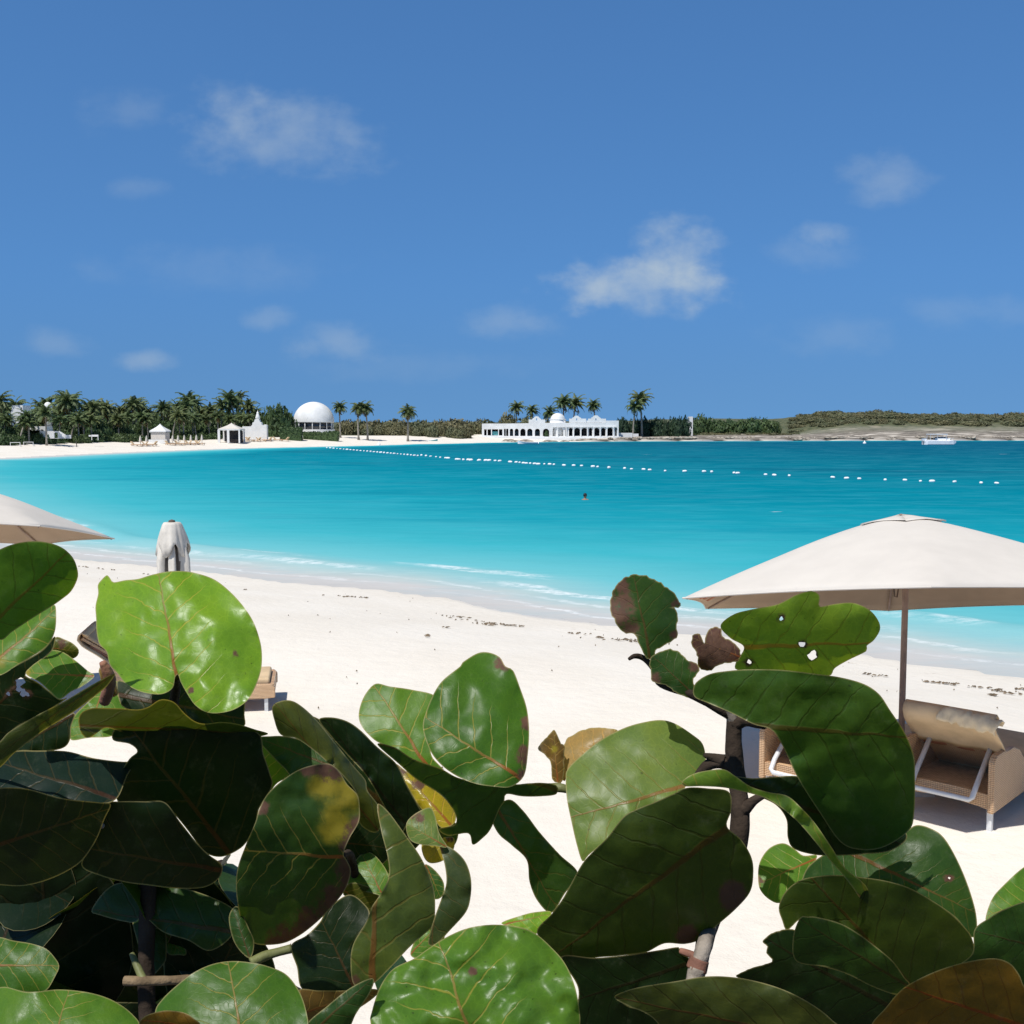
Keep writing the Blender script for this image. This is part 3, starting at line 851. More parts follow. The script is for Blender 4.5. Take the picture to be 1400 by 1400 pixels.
def gable(u0, u1, base, top, pu, peak):
    w = (u1 - u0)
    o = [(q(u0), h(base)), (q(u1), h(base)), (q(u1), h(top)), (q(pu + w * .28), h(top)), (q(pu + w * .26), h(top - 5)), (q(pu + w * .15), h(peak + 8)), (q(pu + w * .12), h(peak + 3)),
         (q(pu + w * .05), h(peak)), (q(pu - w * .05), h(peak)), (q(pu - w * .12), h(peak + 3)), (q(pu - w * .15), h(peak + 8)), (q(pu - w * .26), h(top - 5)), (q(pu - w * .28), h(top)), (q(u0), h(top))]
    m = MB(); m.panel(o, [arch(q(pu), 7 * mpp, h(302), h(288), 5)], .5, .4); return obj('stepped_gable', m, M_white, arc)
gable(480, 585, 323, 297, 530, 276); gable(738, 846, 317, 291, 785, 272); gable(858, 972, 317, 291, 908, 270)
m = MB(); m.panel([(q(846), h(317)), (q(858), h(317)), (q(858), h(303)), (q(846), h(303))], [], .6, .3); obj('parapet', m, M_white, arc)
m = MB(); rd = (q(720) - q(618)) / 2
m.lathe([(rd, 0), (rd, h(318) + .75)] + [(rd * .93 * math.cos(a), h(318) + .75 + (h(255) - h(318) - .75) * math.sin(a)) for a in [PI / 2 * k / 8 for k in range(9)]], (q(667), 2.45, 0), 32)
obj('dome', m, M_white, arc, True)
m = MB(); m.lathe([(rd + .06, 0), (rd + .1, .1), (rd + .06, .2)], (q(667), 2.45, h(318) + .72), 32); obj('dome_moulding', m, M_white, arc, True)
m = MB(); m.box((q(610), -.6, -.42), (q(1052) - q(178) + 1.2, 2.4, .84)); m.box((q(690), -2.1, -.55), (q(950) - q(430), .8, .5)); obj('terrace', m, M_white, arc)
m = MB(); m.box((q(265), .6, h(385)), (q(285) - q(246), .08, .9)); obj('teal_shutter', m, M_teal, arc)
m = MB(); m.box((q(250), 1.9, h(358) - .1), (q(315) - q(190), 2.6, .1)); obj('pergola_roof', m, M_canvas, arc)
for c, w in [(328, 11), (370, 21), (403, 25), (487, 33), (535, 32)]:
    m = MB(); m.box((q(c), 3.0, h(372) / 2), (w * mpp * .8, .1, h(372))); obj('glazed_door', m, M_glassy, arc)
# small garden wall right of it and a dark green potted tree
m = MB(); m.box((0, 0, .4), (3.4, .3, 1.1)); m.box((2.6, 1, .3), (1.4, .3, .9)); g = obj('garden_wall', m, M_white, None, loc=(vx(1100), D_V + 2, Z0 - .1)); tag(g, 'low white garden wall right of the arcaded villa', 'garden wall')
put_bush(B_shrub, 747, 587.5, D_V - .9, 7, 'small dark round tree in front of the arcade left of its dome', 'tree before the arcade')

# -- domed building
D2 = 236.0
z0 = z_at(587, D2); xx = (430 - 700) / F * D2
dm = thing('domed_building', 'white building with one big hemispherical dome over dark windows', 'domed building', (xx, D2, z0 - 2.0))
mp = D2 / F; rr = 27.5 * mp
zd = z_at(576.5, D2) - (z0 - 2.0)
m = MB(); m.lathe([(rr, zd - .16), (rr, zd)] + [(rr * math.cos(a), zd + rr * .98 * math.sin(a)) for a in [PI / 2 * k / 14 for k in range(1, 15)]], n=48); obj('dome', m, M_white, dm, True)
m = MB(); m.lathe([(rr * .9, 2.0), (rr * .9, zd - .1)], n=40); obj('window_band', m, M_glassy, dm, True)
for k in range(16):
    a = 2 * PI * k / 16 + .1
    m = MB(); m.tube([(rr * .95 * math.cos(a), rr * .95 * math.sin(a), 1.9), (rr * .95 * math.cos(a), rr * .95 * math.sin(a), zd - .1)], .09, 8); obj('column', m, M_white, dm, True)
m = MB(); m.lathe([(rr * 1.03, 0), (rr * 1.03, 2.0), (rr * .6, 2.02)], n=40); obj('base_wall', m, M_white, dm)
m = MB(); m.box((-rr * 1.02, 1.5, zd - .9), (1.9, 2.2, 1.3)); m.box((-rr * 1.02, .35, zd - .2), (2.2, .2, .25)); obj('side_wing', m, M_white, dm)
m = MB(); m.panel([(-.25, 0), (.25, 0), (.25, .5), (0, .95), (-.25, .5)], [], 0, .2, (-.55 , -rr * .98, zd + .02)); obj('dormer', m, M_white, dm)

# -- stepped white gate tower with a bell shaped spire, garden wall
D3 = 213.0; mp = D3 / F
def gx(u): return (170 + u / 6.087 - 700) / F * D3
def gz(v): return z_at(560 + v / 6.087, D3)
zb = ground(gx(1120), D3) - .1
gt = thing('gate_tower', 'white stepped gate tower with a bell shaped spire beside the far pavilion', 'tower', (gx(1120), D3, zb))
def G(u, v): return (gx(u) - gx(1120), gz(v) - zb)
o = [G(1050, 222), G(1190, 222), G(1190, 128), G(1172, 124), G(1158, 132), G(1150, 128), G(1146, 108), G(1136, 104), G(1128, 82), G(1112, 76), G(1092, 82), G(1086, 104), G(1074, 108), G(1070, 128), G(1058, 140), G(1050, 142)]
o[0] = (o[0][0], 0); o[1] = (o[1][0], 0)
m = MB(); m.panel(o, [], 0, 1.2); obj('stepped_wall', m, M_white, gt)
m = MB(); sx, szz = G(1112, 76)
top = G(1112, 5)[1]
m.lathe([(.42, -.05), (.46, .25), (.34, .55), (.30, .8), (.22, .9), (.24, 1.05), (.12, 1.35), (.06, (top - szz) * .8), (.015, top - szz)], (sx, .6, szz), 16); obj('spire', m, M_white, gt, True)
m = MB(); a0 = G(985, 222); a1 = G(1049, 140); m.box(((a0[0] + a1[0]) / 2, .5, a1[1] / 2), (a1[0] - a0[0], .4, a1[1])); obj('side_wall', m, M_white, gt)

def pavilion(u0, u1, ap, eave, base, D, label, solid, name):
    f = lambda u_: (170 + u_ / 6.087 - 700) / F * D
    g_ = lambda v_: z_at(560 + v_ / 6.087, D)
    xc = (f(u0) + f(u1)) / 2; w = (f(u1) - f(u0)) / 2; zb = min(g_(base), ground(xc, D)) - .05
    t = thing(name, label, 'pavilion', (xc, D, zb))
    e = g_(eave) - zb; a = g_(ap) - zb
    m = MB(); pr = [(1, e), (.62, e + (a - e) * .34), (.30, e + (a - e) * .66), (.05, a), (0, a + .15)]
    for (r, z) in pr: pass
    vs = [(sx * w * r, sy * w * r, z) for (r, z) in pr for sx, sy in ((-1, -1), (1, -1), (1, 1), (-1, 1))]
    fs = [(i * 4 + k, i * 4 + (k + 1) % 4, i * 4 + 4 + (k + 1) % 4, i * 4 + 4 + k) for i in range(4) for k in range(4)] + [(3, 2, 1, 0)]
    m.add(vs, fs); obj('roof', m, M_canvas if not solid else M_white, t)
    m = MB(); m.box((0, -w * .97, e - .13), (w * 1.98, .06, .26)); m.box((0, w * .97, e - .13), (w * 1.98, .06, .26)); m.box((-w * .97, 0, e - .13), (.06, w * 1.85, .26)); m.box((w * .97, 0, e - .13), (.06, w * 1.85, .26)); obj('valance', m, M_white, t)
    if solid:
        m = MB(); m.box((0, 0, e * .42), (w * 1.72, w * 1.72, e * .84)); obj('canvas_walls', m, M_canvas, t)
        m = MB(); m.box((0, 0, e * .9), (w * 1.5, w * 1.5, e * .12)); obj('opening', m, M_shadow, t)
        m = MB(); m.box((0, -w * 1.0, .3), (w * 2.2, .2, .7)); obj('low_wall', m, M_white, t)
    else:
        for sx in (-.92, -.08, .92):
            for sy in (-.92, .92):
                m = MB(); m.box((sx * w, sy * w, (e - .2) / 2), (.42 if sx < .5 else .24, .24, e - .2)); obj('column', m, M_white, t)
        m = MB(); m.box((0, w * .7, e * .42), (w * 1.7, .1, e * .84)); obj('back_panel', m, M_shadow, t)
        m = MB(); m.box((w * .4, 0, .45), (w * .8, w * .8, .5)); obj('bar_counter', m, M_deadwood, t)
    return t
pavilion(808, 990, 115, 160, 222, 205, 'open white pavilion with pyramid roof beside the stepped gate tower', False, 'beach_pavilion')
pavilion(238, 375, 123, 176, 236, 194, 'closed white tent cabin with pyramid roof at the edge of the palms', True, 'beach_cabin')

# -- white villa among the palms at far left
D4 = 175.0
vl = thing('white_villa', 'white flat roofed villa with a domed turret half hidden among palms', 'villa', ((36 - 700) / F * D4, D4, 0.3))
def wx(px): return (px - 36) / F * D4
def wz(py): return z_at(py, D4) - .3
m = MB(); m.panel([(wx(17.5), 0), (wx(34), 0), (wx(34), wz(554)), (wx(19), wz(554)), (wx(19), wz(561)), (wx(17.5), wz(563))], [rect(wx(31), wx(33), wz(563), wz(557)), arch(wx(24), .5, wz(594), wz(586))], 0, 3); obj('tower_block', m, M_white, vl)
m = MB(); m.panel([(wx(34.3), 0), (wx(64), 0), (wx(64), wz(583)), (wx(34.3), wz(583))], [arch(wx(c), .62, .1, wz(587)) for c in (38, 42, 47, 52, 58)], .3, 2.4); obj('arcade_wall', m, M_white, vl)
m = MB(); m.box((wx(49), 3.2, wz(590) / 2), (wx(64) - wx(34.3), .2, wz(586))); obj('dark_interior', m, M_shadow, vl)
m = MB(); r5 = (wx(61) - wx(50)) / 2
m.lathe([(r5 * .95, 0), (r5 * .95, wz(557)), (r5 * 1.05, wz(556.6)), (r5 * 1.05, wz(556))] + [(r5 * math.cos(a), wz(556) + (wz(549) - wz(556)) * math.sin(a)) for a in [PI / 2 * k / 8 for k in range(1, 9)]], (wx(55.5), 3.6, 0), 20); obj('domed_turret', m, M_white, vl, True)
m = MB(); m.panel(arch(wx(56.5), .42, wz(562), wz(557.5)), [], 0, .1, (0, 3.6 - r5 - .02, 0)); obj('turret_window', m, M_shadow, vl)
m = MB(); m.panel([(0, 0), (4.7, 0), (4.7, .55), (3.9, .55), (2.9, 1.15), (0, 1.2)], [rect(2.1, 2.7, .05, .9)], 0, .3); g = obj('garden_wall', m, M_white, None, loc=((57 - 700) / F * 173, 173, z_at(599.5, 173))); tag(g, 'white garden wall with a sloping end under the far left palms', 'garden wall')
m = MB(); m.box((0, 0, .22), (1.1, .12, .3)); m.box((-.8, 0, .2), (.3, .12, .26)); m.box((-.5, 0, -.2), (.08, .08, .6)); m.box((.5, 0, -.2), (.08, .08, .6)); g = obj('sign_board', m, M_white, None, loc=((131 - 700) / F * 176, 176, z_at(597.5, 176))); tag(g, 'small blank white board at the edge of the palm grove', 'board')
for px, lab in ((22, 'leftmost white goal frame on the far left beach'), (40, 'second white goal frame on the far left beach')):
    p = place(px, 0, shoreD(px) + 23)
    m = MB()
    for s in (-.72, .72): m.box((s, 0, .27), (.07, .07, .62)); m.box((s, .3, .1), (.06, .6, .06))
    m.box((0, 0, .61), (1.51, .07, .07)); g = obj('goal_frame', m, M_white, None, loc=p - Vector((0, 0, .05))); tag(g, lab, 'goal frame')
p = place(106, 0, shoreD(106) + 18)
m = MB(); m.tube([(0, 0, -.2), (-.03, 0, .45), (-.12, 0, .78)], [.07, .06, .05], 7); m.box((-.12, 0, .74), (.2, .08, .14)); g = obj('wooden_post', m, M_deadwood, None, loc=p); tag(g, 'short dark leaning post on the far left beach', 'post')

# -- white house at the right end of the casuarinas
D6 = 284.0
hs = thing('white_house', 'small white stepped house at the right end of the casuarina row', 'house', ((941 - 700) / F * D6, D6, 0.0))
f6 = lambda p_: (p_ - 941) / F * D6
h6 = lambda p_: z_at(p_, D6)
m = MB(); m.panel([(f6(937.5), 0), (f6(946.5), 0), (f6(946.5), h6(569.5)), (f6(942), h6(569.5)), (f6(942), h6(575)), (f6(940), h6(575)), (f6(940), h6(581)), (f6(937.5), h6(582))], [arch(f6(944), .5, h6(584), h6(577))], 0, 2.5); obj('wall', m, M_white, hs)
m = MB(); m.box((f6(934), .5, h6(589) / 2 + .2), (1.0, .3, h6(587))); obj('side_wall', m, M_white, hs)
m = MB(); m.box((f6(943), 1.2, h6(571)), (f6(946) - f6(941), 1.8, .12)); obj('roof', m, M_white, hs)

# ------------------------------------------------------------------ rows of loungers and closed parasols on the far beach
def far_parasol():
    t = thing('closed_parasol', 'closed cream parasol in the row on the far beach before the pavilions', 'parasol', group='closed parasols on the far beach')
    m = MB(); m.tube([(0, 0, -.1), (0, 0, 1.65)], .04, 6); obj('pole', m, M_pole, t)
    m = MB(); m.lathe([(.20, .62), (.19, .9), (.13, 1.3), (.06, 1.6), (.0, 1.68)], n=9, fn=lambda th, i: 1 + .25 * math.sin(th * 4)); obj('canopy', m, M_canvas_old, t)
    return t
def far_lounger():
    t = thing('beach_lounger', 'tan beach lounger in the row on the far beach before the pavilions', 'lounger', group='loungers in rows on the far beach')
    m = MB(); m.box((0, 0, .26), (1.9, .62, .12)); obj('frame', m, M_wicker, t)
    m = MB(); m.box((-.78, 0, .55), (.12, .6, .62), Matrix.Rotation(-.7, 3, 'Y')); obj('backrest', m, M_cushion, t)
    for sx in (-.8, .8):
        for sy in (-.25, .25):
            m = MB(); m.box((sx, sy, .08), (.07, .07, .26)); obj('leg', m, M_wicker, t)
    return t
fp, fl = far_parasol(), far_lounger()
for i, px in enumerate([193, 201.5, 237, 244.5, 253, 262, 269.5, 277]):
    o = fp if i == 0 else copy_tree(fp)
    o.location = place(px, 0, shoreD(px) + 17)
for i, px in enumerate([188, 195, 203, 208, 234, 240, 247, 255, 261, 267, 274, 322, 329, 336, 343, 351, 358, 366, 381, 389]):
    o = fl if i == 0 else copy_tree(fl)
    o.location = place(px, 0, shoreD(px) + (15.5 if px < 300 else 17) + random.uniform(-.5, .5)); o.rotation_euler = (0, 0, random.uniform(-.5, .5) + (PI if i % 2 else 0))

# ------------------------------------------------------------------ boats, swimmer, line of floats
bt = at_z(1283, 608, SEA)
boat = thing('motor_boat', 'white twin hull motor boat with a hard top moored off the headland', 'boat', (bt.x, bt.y, SEA), 0)
m = MB()
for sy in (-.95, .95):
    pr = [(-3.0, .10), (-2.6, .36), (1.6, .40), (2.6, .28), (3.15, .04)]
    vs = []
    for x, w in pr: vs += [(x, sy - w, .12 if x < 3 else .45), (x, sy - w * 1.15, .78 + (.12 if x > 2 else 0)), (x, sy + w * 1.15, .78 + (.12 if x > 2 else 0)), (x, sy + w, .12 if x < 3 else .45), (x, sy, -.25 if x < 3 else .3)]
    fs = [(i * 5 + k, i * 5 + (k + 1) % 5, i * 5 + 5 + (k + 1) % 5, i * 5 + 5 + k) for i in range(4) for k in range(5)] + [(4, 3, 2, 1, 0), (20, 21, 22, 23, 24)]
    m.add(vs, fs)
obj('hull', m, M_boat, boat)
m = MB(); m.box((-.2, 0, .86), (5.4, 2.3, .14)); obj('deck', m, M_boat, boat)
m = MB(); m.box((.5, 0, 1.25), (1.9, 1.5, .66)); m.box((1.75, 0, 1.1), (.7, 1.3, .36)); obj('cabin', m, M_boat, boat)
m = MB(); m.box((.5, 0, 1.44), (1.96, 1.56, .2)); obj('window_strip', m, M_glassy, boat)
m = MB(); m.box((-.35, 0, 2.12), (3.6, 2.1, .12)); obj('hard_top', m, M_boat, boat)
for sx in (-2.0, -.6, 1.2):
    for sy in (-.95, .95):
        m = MB(); m.tube([(sx, sy, .9), (sx, sy, 2.1)], .04, 6); obj('post', m, M_grey_metal, boat)
for sy in (-.6, .6):
    m = MB(); m.box((-2.95, sy, .95), (.42, .34, .6)); m.box((-2.98, sy, .35), (.22, .2, .8)); obj('outboard_motor', m, M_boat if sy < 0 else M_grey_metal, boat)
m = MB(); m.tube([(2.4, -1.1, .9), (2.4, -1.1, 1.25), (2.9, -.6, 1.3), (2.9, .6, 1.3), (2.4, 1.1, 1.25), (2.4, 1.1, .9)], .025, 6); obj('bow_rail', m, M_grey_metal, boat)

def small_boat(px, py, L, label, hull_m, rz, z, name):
    p = at_z(px, py, z)
    t = thing(name, label, 'boat', p, rz)
    m = MB(); n = 9; vs = []
    for i in range(n):
        s = i / (n - 1); x = (s - .5) * L
        w = L * .15 * (math.sin(min(1, .35 + s * .0 + (1 - s) * .9) * PI / 2)) * (1 if s < .55 else math.sqrt(max(0.001, 1 - ((s - .55) / .45) ** 2)))
        zt = .34 + .34 * max(0, s - .5) ** 2 * 4
        vs += [(x, -w, zt), (x, -w * .7, .02), (x, 0, -.1 + .25 * max(0, s - .75) * 4), (x, w * .7, .02), (x, w, zt), (x, w * .86, zt - .02), (x, w * .55, .1), (x, -w * .55, .1), (x, -w * .86, zt - .02)]
    fs = [(i * 9 + k, i * 9 + (k + 1) % 9, i * 9 + 9 + (k + 1) % 9, i * 9 + 9 + k) for i in range(n - 1) for k in range(9)] + [tuple(range(9))[::-1]]
    m.add(vs, fs); obj('hull', m, hull_m, t)
    for sx in (-.25, .08): 
        m = MB(); m.box((sx * L, 0, .27), (.16, L * .25, .04)); obj('thwart', m, M_boat, t)
    for sy in (-1, 1):
        m = MB(); pth = []
        for i in range(n):
            v_ = vs[i * 9 + (0 if sy < 0 else 4)]; pth.append((v_[0], v_[1], v_[2] + .01))
        m.tube(pth, .03, 5); obj('gunwale', m, M_boat, t)
    return t
small_boat(580, 604.5, 6.0, 'turquoise rowing boat lying at the far waterline left of the arcade', M_teal, .25, -.85, 'rowing_boat')
small_boat(722, 606.8, 4.4, 'small white dinghy afloat in front of the arcaded villa', M_boat, PI - .15, SEA, 'dinghy')

sw = at_z(800, 682.5, SEA)
s_m = MB()
s_m.lathe([(.03, -.62), (.16, -.5), (.19, -.2), (.20, -.02), (.14, .06), (.065, .10), (.06, .15), (.085, .19), (.098, .26), (.095, .33), (.06, .39), (0.0, .405)], n=18, fn=lambda th, i: (1.35 if abs(math.cos(th)) > .6 else .85) if i < 5 else 1)
s_m.box((0, -.1, .25), (.03, .03, .05))
sm = obj('person', s_m, M_skin, None, True, loc=(sw.x, sw.y, SEA - .06), rz=.4); tag(sm, 'distant swimmer with only a dark haired head above the turquoise water', 'person')
m = MB(); m.lathe([(.108, .24), (.112, .30), (.102, .36), (.065, .415), (.0, .428)], (0, .01, 0), 18); obj('hair', m, M_hair, sm, True)

G_f = 'white floats on the swimming line across the bay'
L_f = 'white plastic float on the rope line across the turquoise bay'
fl_px = [(447 + k * 4.6, 612 + k * 0.41) for k in range(28)]
fl_px += [(330 + u_ / 4, 500 + v_ / 4) for u_, v_ in [(985, 490), (1010, 493), (1035, 496), (1065, 499), (1088, 502), (1118, 505), (1130, 506), (1180, 512), (1190, 513), (1215, 515), (1240, 516), (1255, 517), (1300, 518), (1335, 519), (1355, 519)]]
fl_px += [(620 + u_ / 4.667, 510 + v_ / 4.667) for u_, v_ in [(22, 551), (35, 552), (62, 552), (95, 553), (110, 554), (165, 555), (205, 557), (228, 558), (266, 560), (295, 562), (362, 568), (400, 570), (422, 572), (446, 575), (465, 577), (490, 578), (518, 580), (541, 582), (580, 582), (614, 583), (641, 585), (705, 590), (767, 591), (817, 593), (890, 598), (920, 600), (992, 605), (1092, 610), (1136, 614), (1213, 616), (1252, 620)]]
fl_px += [(860 + u_ / 2.593, 500 + v_ / 2.593) for u_, v_ in [(73, 370), (128, 374), (197, 375), (266, 376), (293, 377), (372, 381), (385, 382), (484, 387), (515, 389), (568, 391), (722, 397), (771, 400), (816, 402), (908, 406), (978, 407), (1033, 411), (1074, 411), (1154, 413), (1248, 417), (1303, 418)]]
fmesh = None
line_pts = []
for i, (px, py) in enumerate(fl_px):
    p = at_z(px, py + .8, SEA); line_pts.append(p)
    if fmesh is None:
        m = MB(); m.lathe([(.05, -.46), (.11, -.44), (.19, -.34), (.215, -.15), (.215, .15), (.19, .34), (.11, .44), (.05, .46)], n=14)
        m.v = [(z, x, y) for x, y, z in m.v]
        f_o = obj('float', m, M_float, None, True); fmesh = f_o.data; tag(f_o, L_f, 'float', G_f); first = f_o
    else:
        f_o = first.copy(); COL.objects.link(f_o)
    k = random.uniform(.46, .66) * (.85 if px > 860 else 1)
    f_o.location = (p.x, p.y, SEA + .08); f_o.scale = (k * random.choice((.55, .8, .9)), k, k); f_o.rotation_euler = (0, random.uniform(-.1, .1), random.uniform(-.5, .5))
for (px, py, lab) in [(518, 608.6, 'lone white buoy close to the far sand beach below the palms'), (1182, 606.5, 'lone white buoy off the rocky headland left of the moored boat')]:
    p = at_z(px, py, SEA)
    m = MB(); m.lathe([(.0, -.3), (.25, -.25), (.36, 0), (.3, .22), (.12, .36), (.06, .6), (0, .62)], n=14); b_ = obj('mooring_buoy', m, M_float, None, True, loc=(p.x, p.y, SEA + .05)); tag(b_, lab, 'buoy')

# ================================================================== parasols and loungers on the near beach
def hexagon_parasol(X, Y, Rr, a0, k_tilt, z0, z_apex, label, kx=0.0):
    t = thing('beach_parasol', label, 'parasol', (X, Y, ground(X, Y)))
    g0 = ground(X, Y)
    n = Vector((-kx, k_tilt, 1)).normalized()          # axis of the tilted canopy
    rot = Vector((0, 0, 1)).rotation_difference(n).to_matrix()
    hA = (z_apex - z0) * n.z
    C0 = Vector((0, 0, z0 - g0))
    V = [Vector((Rr * math.cos(R(a0 + 60 * i)), Rr * math.sin(R(a0 + 60 * i)), 0)) for i in range(6)]
    def pt(i, s, r, dz=0.0):                           # s along the hem of panel i, r outward share
        a, b = V[i], V[(i + 1) % 6]
        p = a.lerp(b, s) * r
        sag = .045 * math.sin(PI * s) * math.sin(PI * min(1, r)) + .055 * math.sin(PI * s) * r * r * 0.35
        zz = hA * (1 - r ** 1.22) + sag + dz
        q_ = p + (V[i].lerp(b, .5) * 0)
        # hems curve in a little between the ribs
        return rot @ Vector((p.x * (1 - .025 * math.sin(PI * s) * r), p.y * (1 - .025 * math.sin(PI * s) * r), zz)) + C0
    m = MB(); ns, nr = 12, 16
    vs = []
    for i in range(6):
        for j in range(nr + 1):
            for s in range(ns + 1):
                vs.append(pt(i, s / ns, .03 + .97 * j / nr))
    fs = []
    for i in range(6):
        o = i * (nr + 1) * (ns + 1)
        for j in range(nr):
            for s in range(ns):
                q_ = o + j * (ns + 1) + s
                fs.append((q_, q_ + 1, q_ + ns + 2, q_ + ns + 1))
    m.add(vs, fs)
    me = mesh_of('canopy', m, M_canvas, True)
    bm = bmesh.new(); bm.from_mesh(me); bmesh.ops.remove_doubles(bm, verts=bm.verts, dist=.0005)
    for e in bm.edges: pass
    bm.to_mesh(me); bm.free()
    me.materials.append(M_under_shade)  # darker tan inner side paints the canopy's underside shade
    c = obj('canopy', me, None, t); sm = c.modifiers.new('cloth', 'SOLIDIFY'); sm.thickness = .006; sm.material_offset = 1
    # stitched hem
    hem = MB(); path = []
    for i in range(6): path += [pt(i, s / 8, 1.0) for s in range(8)]
    hem.tube(path + [path[0]], .008, 5, cap=False); obj('hem', hem, M_canvas, t)
    # raised vent cap
    m = MB(); vs = []
    for i in range(6):
        for j in range(5):
            for s in range(5):
                r = .005 + .185 * j / 4
                vs.append(pt(i, s / 4, r, .012 + .035 * max(0, r - .1) / .13 * (1.0 if i in (5, 0, 1) else .45) + .012 * math.sin(PI * s / 4 + i)))
    fs = []
    for i in range(6):
        o = i * 25
        for j in range(4):
            for s in range(4):
                q_ = o + j * 5 + s; fs.append((q_, q_ + 1, q_ + 6, q_ + 5))
    tip = rot @ Vector((0, 0, hA + .06)) + C0
    m.add(vs, fs); me = mesh_of('vent_cap', m, M_canvas, True)
    v_ = obj('vent_cap', me, None, t); sm = v_.modifiers.new('cloth', 'SOLIDIFY'); sm.thickness = .006
    m = MB(); m.lathe([(.02, -.05), (.02, -.045), (.012, -.04), (0, -.035)], tip, 12); obj('finial', m, M_pole, t)
    hub = rot @ Vector((0, 0, hA - .08)) + C0
    run = rot @ Vector((0, 0, hA - .52)) + C0
    for i in range(6):
        m = MB(); m.tube([pt(i, 0, .02, -.03), pt(i, 0, .5, -.022), pt(i, 0, .985, -.018)], .011, 6)
        rb = obj('rib', m, M_pole, t)
        m = MB(); m.tube([run, pt(i, 0, .5, -.03)], .009, 6); obj('strut', m, M_pole, rb)
    m = MB(); m.tube([(0, 0, -.25), (0, 0, run.z - .15), run.lerp(hub, .2), hub], [.031, .030, .028, .024], 12); obj('pole', m, M_pole, t, True)
    m = MB(); m.lathe([(.045, -.06), (.05, 0), (.045, .06)], run, 12); obj('runner', m, M_strap, t)
    a = run + Vector((-.09, -.05, .05))
    m = MB(); m.tube([a, a + Vector((-.02, 0, -.2)), a + Vector((-.01, 0, -.30)), a + Vector((.015, 0, -.31)), a + Vector((.03, 0, -.2)), a + Vector((.03, 0, 0))], .008, 5); obj('strap', m, M_strap, t)
    m = MB(); m.box((0, 0, .03), (.5, .5, .08)); m.lathe([(.05, 0), (.05, .3), (.03, .32)], (0, 0, .06), 12); obj('base', m, M_grey_metal, t, bevel=.01)
    return t, pt

right_par, rp_pt = hexagon_parasol(3.765, 10.4, 2.3, 15, .214, 1.86, 2.70, 'open cream hexagonal parasol tilted seawards beside the wicker loungers at right')
# red striped pocket sewn under the left corner of the right canopy (vertex at 195 degrees is number 3)
m = MB()
for k in range(3):
    a = rp_pt(2, .50 + .13 * k, .97, -.02); b = rp_pt(2, .42 + .13 * k, .80, -.02)
    w = Vector((.02, .025, -.01)); m.add([a, a + w, b + w, b], [(0, 1, 2, 3)])
pk = obj('striped_pocket', m, M_lining, right_par); sm = pk.modifiers.new('cloth', 'SOLIDIFY'); sm.thickness = .006
left_par, _ = hexagon_parasol(-6.54, 13.0, 1.7, -37, .19, 2.24, 2.82, 'open cream parasol cut off by the left edge above the sea grape leaves')

# closed parasol with its cape
xc, yc = (233 - 700) / F * 10.6, 10.6
cp = thing('closed_beach_parasol', 'closed weathered cream parasol standing behind the bright round leaf', 'parasol', (xc, yc, ground(xc, yc)), .3)
m = MB(); m.tube([(0, 0, -.2), (0, 0, 2.6)], .024, 10); obj('pole', m, M_pole, cp, True)
m = MB(); m.lathe([(.0, 2.62), (.03, 2.61), (.035, 2.585), (.02, 2.575)][::-1], n=10); obj('finial', m, M_strap, cp)
def cape_fn(th, i): return 1 + (.10 * math.sin(3 * th + .5) + .05 * math.sin(7 * th)) * min(1, i / 5)
n = 60; prof = [(.02, 2.595), (.078, 2.590), (.092, 2.57), (.112, 2.51), (.128, 2.46), (.140, 2.41), (.150, 2.365)]
vs = []
for i, (r, z) in enumerate(prof):
    for k in range(n):
        th = 2 * PI * k / n
        drop = (i / 6) ** 3 * (.085 * abs(math.sin(2.5 * th + .35)) ** 1.5 * 1.6 - .03)
        q_ = r * cape_fn(th, i) * (1 + .045 * math.sin(14 * th) * (i / 6))
        vs.append((q_ * math.cos(th), q_ * math.sin(th), z - drop))
m = MB(); m.add(vs, [(i * n + k, i * n + (k + 1) % n, (i + 1) * n + (k + 1) % n, (i + 1) * n + k) for i in range(6) for k in range(n)])
o = obj('cape', m, M_canvas_old, cp, True); sm = o.modifiers.new('cloth', 'SOLIDIFY'); sm.thickness = .005
m = MB(); vs = []; n = 84
prof = [(.045, 2.52), (.09, 2.44), (.125, 2.34), (.15, 2.22), (.155, 2.05), (.125, 1.7), (.115, 1.4), (.12, 1.2)]
for i, (r, z) in enumerate(prof):
    for k in range(n):
        th = 2 * PI * k / n
        f_ = 1 - .62 * (0.5 + .5 * math.cos(6 * th + .4 * math.sin(i * .8))) ** 1.2 + .09 * math.sin(13 * th + i * .5)
        q_ = r * (f_ + .12)
        vs.append((q_ * math.cos(th), q_ * math.sin(th), z + (.06 * math.sin(6 * th) if i == len(prof) - 1 else 0)))
m.add(vs, [(i * n + k, i * n + (k + 1) % n, (i + 1) * n + (k + 1) % n, (i + 1) * n + k) for i in range(len(prof) - 1) for k in range(n)])
fo = obj('folded_canopy', m, M_canvas_old, cp, True); fo.data.materials.append(M_fold_shade)
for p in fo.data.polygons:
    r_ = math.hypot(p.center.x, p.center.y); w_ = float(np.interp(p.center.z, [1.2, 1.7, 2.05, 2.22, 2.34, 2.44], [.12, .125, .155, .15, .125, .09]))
    if r_ < w_ * .74: p.material_index = 1  # valley faces take a darker material as painted fold shade
m = MB(); m.lathe([(.13, 1.72), (.142, 1.75), (.13, 1.78)], n=24); obj('tie_band', m, M_strap, cp, True)
m = MB(); m.box((0, 0, .03), (.5, .5, .08)); obj('base', m, M_grey_metal, cp, bevel=.01)

